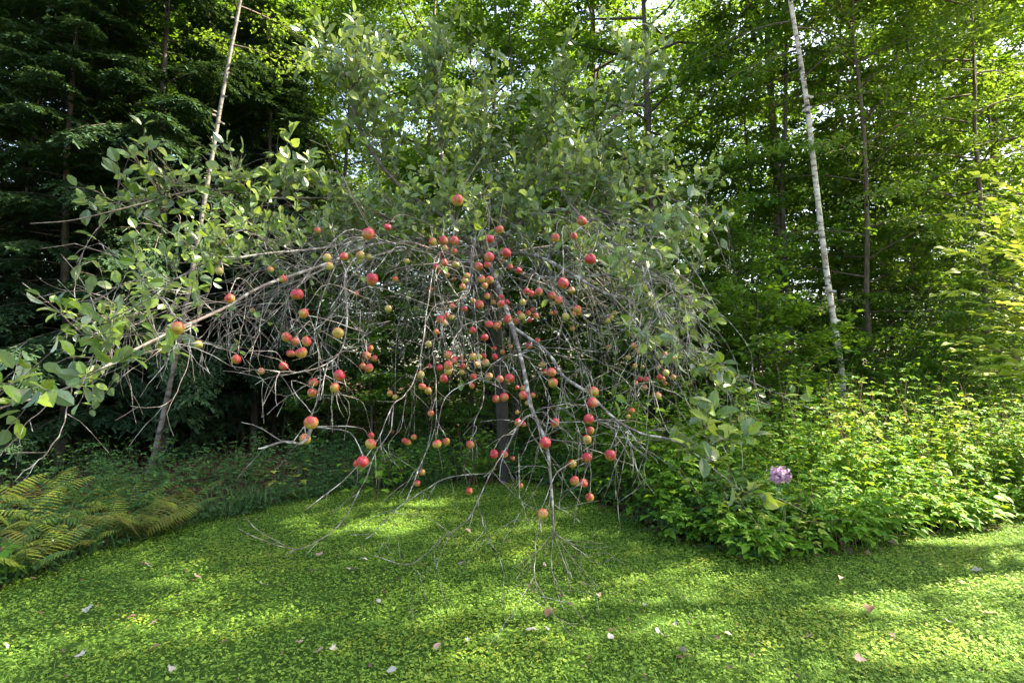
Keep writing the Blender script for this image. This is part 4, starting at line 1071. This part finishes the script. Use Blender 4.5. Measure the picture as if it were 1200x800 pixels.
for _ in range(34):   # the small half hidden ones in the thick of the clusters
    q = APPLES[ra.randint(len(APPLES))]
    if q[2] > 11 or q[0] < 400: continue
    APPLES.append((q[0] + int(ra.choice([-1, 1]) * ra.randint(6, 11)), q[1] + ra.randint(-9, 10), ra.randint(6, 9), 'ryb'[ra.randint(3)]))
apple_spots = []
for (px, py, d, c) in APPLES:
    depth = float(np.clip(39.0 / d, 2.25, 5.9)) * (1 + .03 * ra.normal())
    r = d / F_PX * depth / 2 * .90
    apple_spots.append((P(px, py, depth), r, c, px, py))
# a fruiting twig from the nearest wood above to every apple
allp = []; allk = []
for k in lines:
    for pl, r0, r1 in lines[k]:
        if r0 > .0026: allp.append(pl[::2]); allk += [k] * len(pl[::2])
allp = np.vstack(allp); allk = np.array(allk)
for c, r, col, px, py in apple_spots:
    top = c + [0, 0, r * 1.0]
    dv = allp - top
    cost = np.linalg.norm(dv * [1.3, .55, 1], axis=1) + np.where(dv[:, 2] < .04, 1.5, 0)
    j = int(np.argmin(cost)); s = allp[j]; dist = np.linalg.norm(s - top)
    mid = (s + top) / 2 + np.array([ra.normal(0, .05) * dist, ra.normal(0, .05) * dist, -.02 * dist])
    mid[:2] += (top[:2] - s[:2]) * .2; mid[2] += .12 * dist
    lines[allk[j]].append((jitter(spline([s, mid, top], 9), .003, ra), .0032, .0016))

tree = empty("apple_tree", foot, "old apple tree with arching bare twigs, grey green leaves and many red apples", "tree")
gt = Geo(); tube(gt, trunk_line, np.linspace(.088, .045, 18) + np.abs(ra.normal(0, .006, 18)), 14)
link("trunk", gt.mesh("trunk", M['apple_trunk'], smooth=True, zero=foot), tree)
def rosette_leaves(gl, paths, rng, size=.088, per=6, tpl=LEAF_OVAL):
    if not paths: return
    Ps, As = [], []
    for pl in paths:
        L = np.linalg.norm(np.diff(pl, axis=0), axis=1).sum()
        m = max(3, int(per * L / .25))
        p, t = along(pl, .12 + .88 * rng.rand(m) ** .8)
        Ps.append(p); As.append(t * .7 + rng.normal(0, .75, (m, 3)) + [0, 0, .15])
    p = np.vstack(Ps); a = unit(np.vstack(As)); n = len(p)
    p = p + a * .012
    qx, qy = pix(p)
    bare = ((qx > 330) & (qx < 675) & (qy > 285)) | ((qx >= 675) & (qx < 730) & (qy > 330)) | ((qx > 235) & (qx <= 330) & (qy > 335)) | ((qx >= 730) & (qx < 790) & (qy > 420)) | ((qx < 330) & (qy < 200) & (rng.rand(n) < .8)) | ((qx < 230) & (rng.rand(n) < .3)) | ((qx < 150) & (qy > 285) & (qy < 350)) | ((qx < 45) & (qy < 430)) | ((qx < 110) & (qy < 235)) | ((qx > 790) & (rng.rand(n) < .4) & (qy < 440))
    if size != .103:
        ok = ~(bare & (rng.rand(n) < .85)); p, a = p[ok], a[ok]; n = len(p)
    nr = rng.normal(0, .6, (n, 3)) + [-.1, -.25, .75]
    scatter(gl, tpl, p, a, nr, size * (.6 + .65 * rng.rand(n)), .85 + .35 * rng.rand(n))
for k in lines:
    g = Geo()
    for pl, r0, r1 in lines[k]:
        n = len(pl); rr = np.linspace(r0, r1, n) * (1 + .10 * ra.normal(0, 1, n))
        mid = pl[len(pl) // 2]; mx_, my_ = pix(mid)
        tube(g, pl, np.abs(rr), 8 if r0 > .012 else (5 if r0 > .003 else 4), 1 if (my_ < 255 and r0 < .03) else 0, cap=False)
    thick = LIMBS[k][1] if k in LIMBS else .02
    br = link("branch", g.mesh("branch", [M['twig'], M['shoot']], smooth=True, zero=foot), tree)
    gl = Geo(); rosette_leaves(gl, LEAVES[k], ra, .074 if k in 'ab' else .104, 7 if k in 'ab' else 4.8)
    if k == 'd': rosette_leaves(gl, BIG, ra, .103, 14)
    if gl.n: link("leaves", gl.mesh("leaves", M['apple_leaf'], zero=foot), br)

def apple_mesh(mat, seed):
    rg2 = np.random.RandomState(seed); ph, ph2 = rg2.rand(2) * 6.28; g = Geo(); ns, nr = 20, 13
    th = np.linspace(0.001, math.pi - .001, nr)
    a = np.arange(ns) * 2 * math.pi / ns
    rr = np.sin(th) * (1 + .04 * np.cos(th)); zz = np.cos(th) * 1.02
    zz = zz - .30 * np.exp(-(th / .33) ** 2) + .20 * np.exp(-((math.pi - th) / .30) ** 2)
    lob = 1 + .03 * np.cos(5 * a + ph)[None] * np.sin(th / 2)[:, None] ** 4 + .05 * np.cos(a + ph)[None] * np.sin(th * 1.3)[:, None] + .035 * np.cos(2 * a + ph2)[None]
    V = np.stack([rr[:, None] * lob * np.cos(a)[None], rr[:, None] * lob * np.sin(a)[None], zz[:, None] * (1 + .07 * np.cos(a + ph2)[None])], -1).reshape(-1, 3)
    i = np.arange(nr - 1)[:, None] * ns; j = np.arange(ns)[None]; j2 = (j + 1) % ns
    g.add(V, np.stack([i + j, i + ns + j, i + ns + j2, i + j2], -1).reshape(-1, 4))
    return g.mesh("apple", mat, smooth=True)
AM = {c: [apple_mesh(M[m], 90 + i) for i in range(4)] for c, m in (('r', 'apple_red'), ('b', 'apple_blush'), ('y', 'apple_yellow'))}
gs = Geo(); tube(gs, [[0, 0, .55], [.03, 0, .95], [.12, .04, 1.5]], [.055, .045, .075], 6); STEM = gs.mesh("stem", M['red_stem'], smooth=True)
gc = Geo(); a = np.arange(6) * 1.047
scatter(gc, LEAF2, np.tile([0., 0, -.66], (6, 1)), np.stack([np.cos(a), np.sin(a), -np.ones(6) * .9], -1), np.stack([np.cos(a), np.sin(a), np.ones(6)], -1), .44, .8)
CALYX = gc.mesh("calyx", M['brown_dry'])
REG = [  # landmark boxes in the photo, first match counts
 (0, 300, 310, 440, "under the long leafy branch reaching left"),
 (310, 260, 370, 384, "below the arching twigs left of the crown"),
 (310, 384, 364, 435, "in the left bunch of six"),
 (310, 435, 364, 520, "at the tip of the lowest left twig"),
 (364, 380, 410, 470, "on the two twigs right of the left bunch"),
 (364, 480, 380, 520, "at the tip of the lowest left twig"),
 (364, 250, 480, 375, "in the leafy crown left of the dark limb"),
 (415, 395, 470, 470, "in the hanging bunch left of centre"),
 (415, 500, 490, 570, "on the drooping twigs above the left lawn edge"),
 (484, 225, 540, 300, "beside the thick dark limb in the crown"),
 (500, 300, 540, 350, "under the thick dark limb"),
 (541, 310, 580, 340, "in the tight row under the crown's fork"),
 (541, 255, 612, 325, "around the crown's fork"),
 (612, 250, 705, 335, "on the long right twig high in the crown"),
 (500, 350, 540, 395, "in the cluster below the thick dark limb"),
 (541, 336, 577, 400, "on the pale twigs in the tree's middle"),
 (578, 340, 609, 390, "in the row just above the lichened limb"),
 (609, 336, 634, 380, "in the crowd right above the lichened limb"),
 (634, 330, 690, 390, "in the loose group right of the lichened limb"),
 (484, 396, 514, 490, "left of the central bunch of red apples"),
 (512, 400, 549, 450, "in the central bunch of red apples"),
 (549, 400, 578, 456, "in the cluster around the pale dead leaf"),
 (578, 400, 604, 475, "left of the lichened hanging limb"),
 (604, 400, 634, 500, "right beside the lichened hanging limb"),
 (634, 400, 660, 500, "on the fork right of the lichened limb"),
 (670, 450, 720, 545, "on the string of apples at the right"),
 (700, 360, 765, 425, "at the upper left of the yellowish right group"),
 (700, 425, 766, 495, "at the lower left of the yellowish right group"),
 (766, 400, 800, 470, "at the right end of the yellowish right group"),
 (484, 500, 530, 570, "low between the two leftward arching twigs"),
 (530, 510, 600, 580, "low over the lawn on the arching twig"),
 (600, 500, 660, 610, "at the tip of the lichened limb"),
 (660, 540, 700, 590, "lowest right, just above the lawn"),
]
CN = {'r': "red", 'b': "yellow apple with a red blush", 'y': "yellow green"}
bucket = {}
for sp in apple_spots:
    ph = next((r[4] for r in REG if r[0] <= sp[3] < r[2] and r[1] <= sp[4] < r[3]), "among the bare twigs in mid tree")
    bucket.setdefault(ph, []).append(sp)
for ph, lst in bucket.items():
    lst.sort(key=lambda s: s[4])
    for i, (c, r, col, px, py) in enumerate(lst):
        nm = "yellow apple blushed red" if col == 'b' else ("red apple" if col == 'r' else "yellow green apple")
        if len(lst) == 1: lab = f"{nm}, the only one {ph}"
        elif i == 0: lab = f"{nm}, topmost {ph}"
        elif i == len(lst) - 1: lab = f"{nm}, lowest {ph}"
        else: lab = f"{nm}, {ORD[i]} from top {ph}"
        o = link("apple", AM[col][ra.randint(4)])
        o.location = c; o.scale = (r * (1 + .05 * ra.normal()), r, r * (.95 + .05 * ra.normal()))
        o.rotation_euler = (ra.normal(.15, .5), ra.normal(0, .5), ra.rand() * 6.28)
        tag(o, lab, "apple", "apples hanging on the old tree")
        s = link("stem", STEM, o); s2 = link("calyx", CALYX, o)

# ------------------------------------------------------------------ fallen leaves on the lawn (traced)
FALL = [(1230, 0, 0, 'x')]
FALL = [(800, 770, 22, 'p'), (781, 752, 12, 'p'), (715, 754, 16, 'p'), (702, 704, 12, 'k'), (687, 693, 12, 'p'), (643, 727, 20, 'b'), (640, 745, 10, 'p'), (513, 763, 16, 'k'),
        (459, 793, 14, 'p'), (547, 756, 9, 'p'), (444, 707, 10, 'p'), (415, 670, 16, 'p'), (427, 661, 14, 'p'), (541, 664, 10, 'p'), (637, 667, 9, 'p'), (714, 660, 8, 'p'),
        (622, 748, 17, 'p'), (548, 627, 12, 'k'), (949, 751, 15, 'k'), (1020, 720, 24, 'b'), (1008, 779, 14, 'k'), (1046, 748, 12, 'k'), (1113, 736, 18, 'p'), (1125, 689, 14, 'k'),
        (1157, 724, 15, 'k'), (1144, 672, 12, 'p'), (854, 750, 10, 'p'), (840, 754, 9, 'b'), (805, 774, 10, 'k'), (985, 680, 12, 'k'), (1002, 700, 8, 'b'), (968, 629, 8, 'p'),
        (170, 665, 12, 'k'), (175, 667, 8, 'p'), (230, 681, 10, 'k'), (310, 690, 11, 'p'), (154, 730, 12, 'b'), (102, 723, 12, 'p'), (181, 735, 10, 'k'), (93, 776, 12, 'p'),
        (5, 765, 14, 'p'), (200, 790, 11, 'p'), (372, 770, 12, 'k'), (390, 766, 11, 'p'), (182, 764, 12, 'b'), (264, 757, 12, 'b'), (350, 758, 9, 'k'), (331, 772, 8, 'b'),
        (375, 653, 10, 'k'), (398, 656, 9, 'k'), (755, 716, 8, 'p'), (716, 746, 9, 'b'), (757, 745, 7, 'p'), (792, 738, 7, 'p'), (770, 745, 10, 'p'), (685, 790, 9, 'k')]
def curled(mat, seed, tpl=LEAF_MAPLE):
    rng = np.random.RandomState(seed); g = Geo()
    tv = tpl[0].copy(); tv[:, 2] += .5 * (tv[:, 1] ** 2) + .08 * np.sin(tv[:, 0] * 5 + seed) + rng.normal(0, .035, len(tv)); tv[:, 2] -= tv[:, 2].min()
    g.add(tv - [.5, 0, 0], tpl[1]); return g.mesh("fallen_leaf", mat, smooth=True)
FM = {'p': [curled(M['pale_dry'], 1, LEAF_OVAL), curled(M['pale_dry'], 2)], 'k': [curled(M['pink_dry'], 3), curled(M['pink_dry'], 4, LEAF_OVAL)], 'b': [curled(M['brown_dry'], 5, LEAF_OVAL), curled(M['brown_dry'], 6, LEAF_OVAL)]}
FNAME = {'p': ("small pale dry leaf lying on the clover lawn", "pale dry leaves scattered on the lawn"), 'k': ("pinkish tan dry leaf lying on the lawn", "tan dry leaves scattered on the lawn"),
         'b': ("small brown curled leaf lying on the lawn", "brown dry leaves scattered on the lawn")}
SPECIAL = {(1020, 720): "large brown curled leaf on the lawn below the mauve flower", (643, 727): "reddish brown curled leaf right under the lowest twig tips",
           (800, 770): "largest pale ragged leaf on the lawn near the bottom", (1113, 736): "white leaf at the lower right of the lawn", (415, 670): "pale leaf left of the low arching twig's end",
           (622, 748): "pale star shaped leaf below the twig tips", (949, 751): "upright tan leaf on the lawn below the brown curled one"}
for k, (px, py, d, c) in enumerate(FALL):
    x, y = G(px, py); s = d / F_PX * y * .85
    o = link("fallen_leaf", FM[c][k % 2]); o.location = (x, y, float(gz(x, y)) + .03); o.scale = (s, s, s)
    o.rotation_euler = (ra.normal(0, .3), ra.normal(0, .3), ra.rand() * 6.28)
    tag(o, SPECIAL.get((px, py), FNAME[c][0]), "leaf", FNAME[c][1])
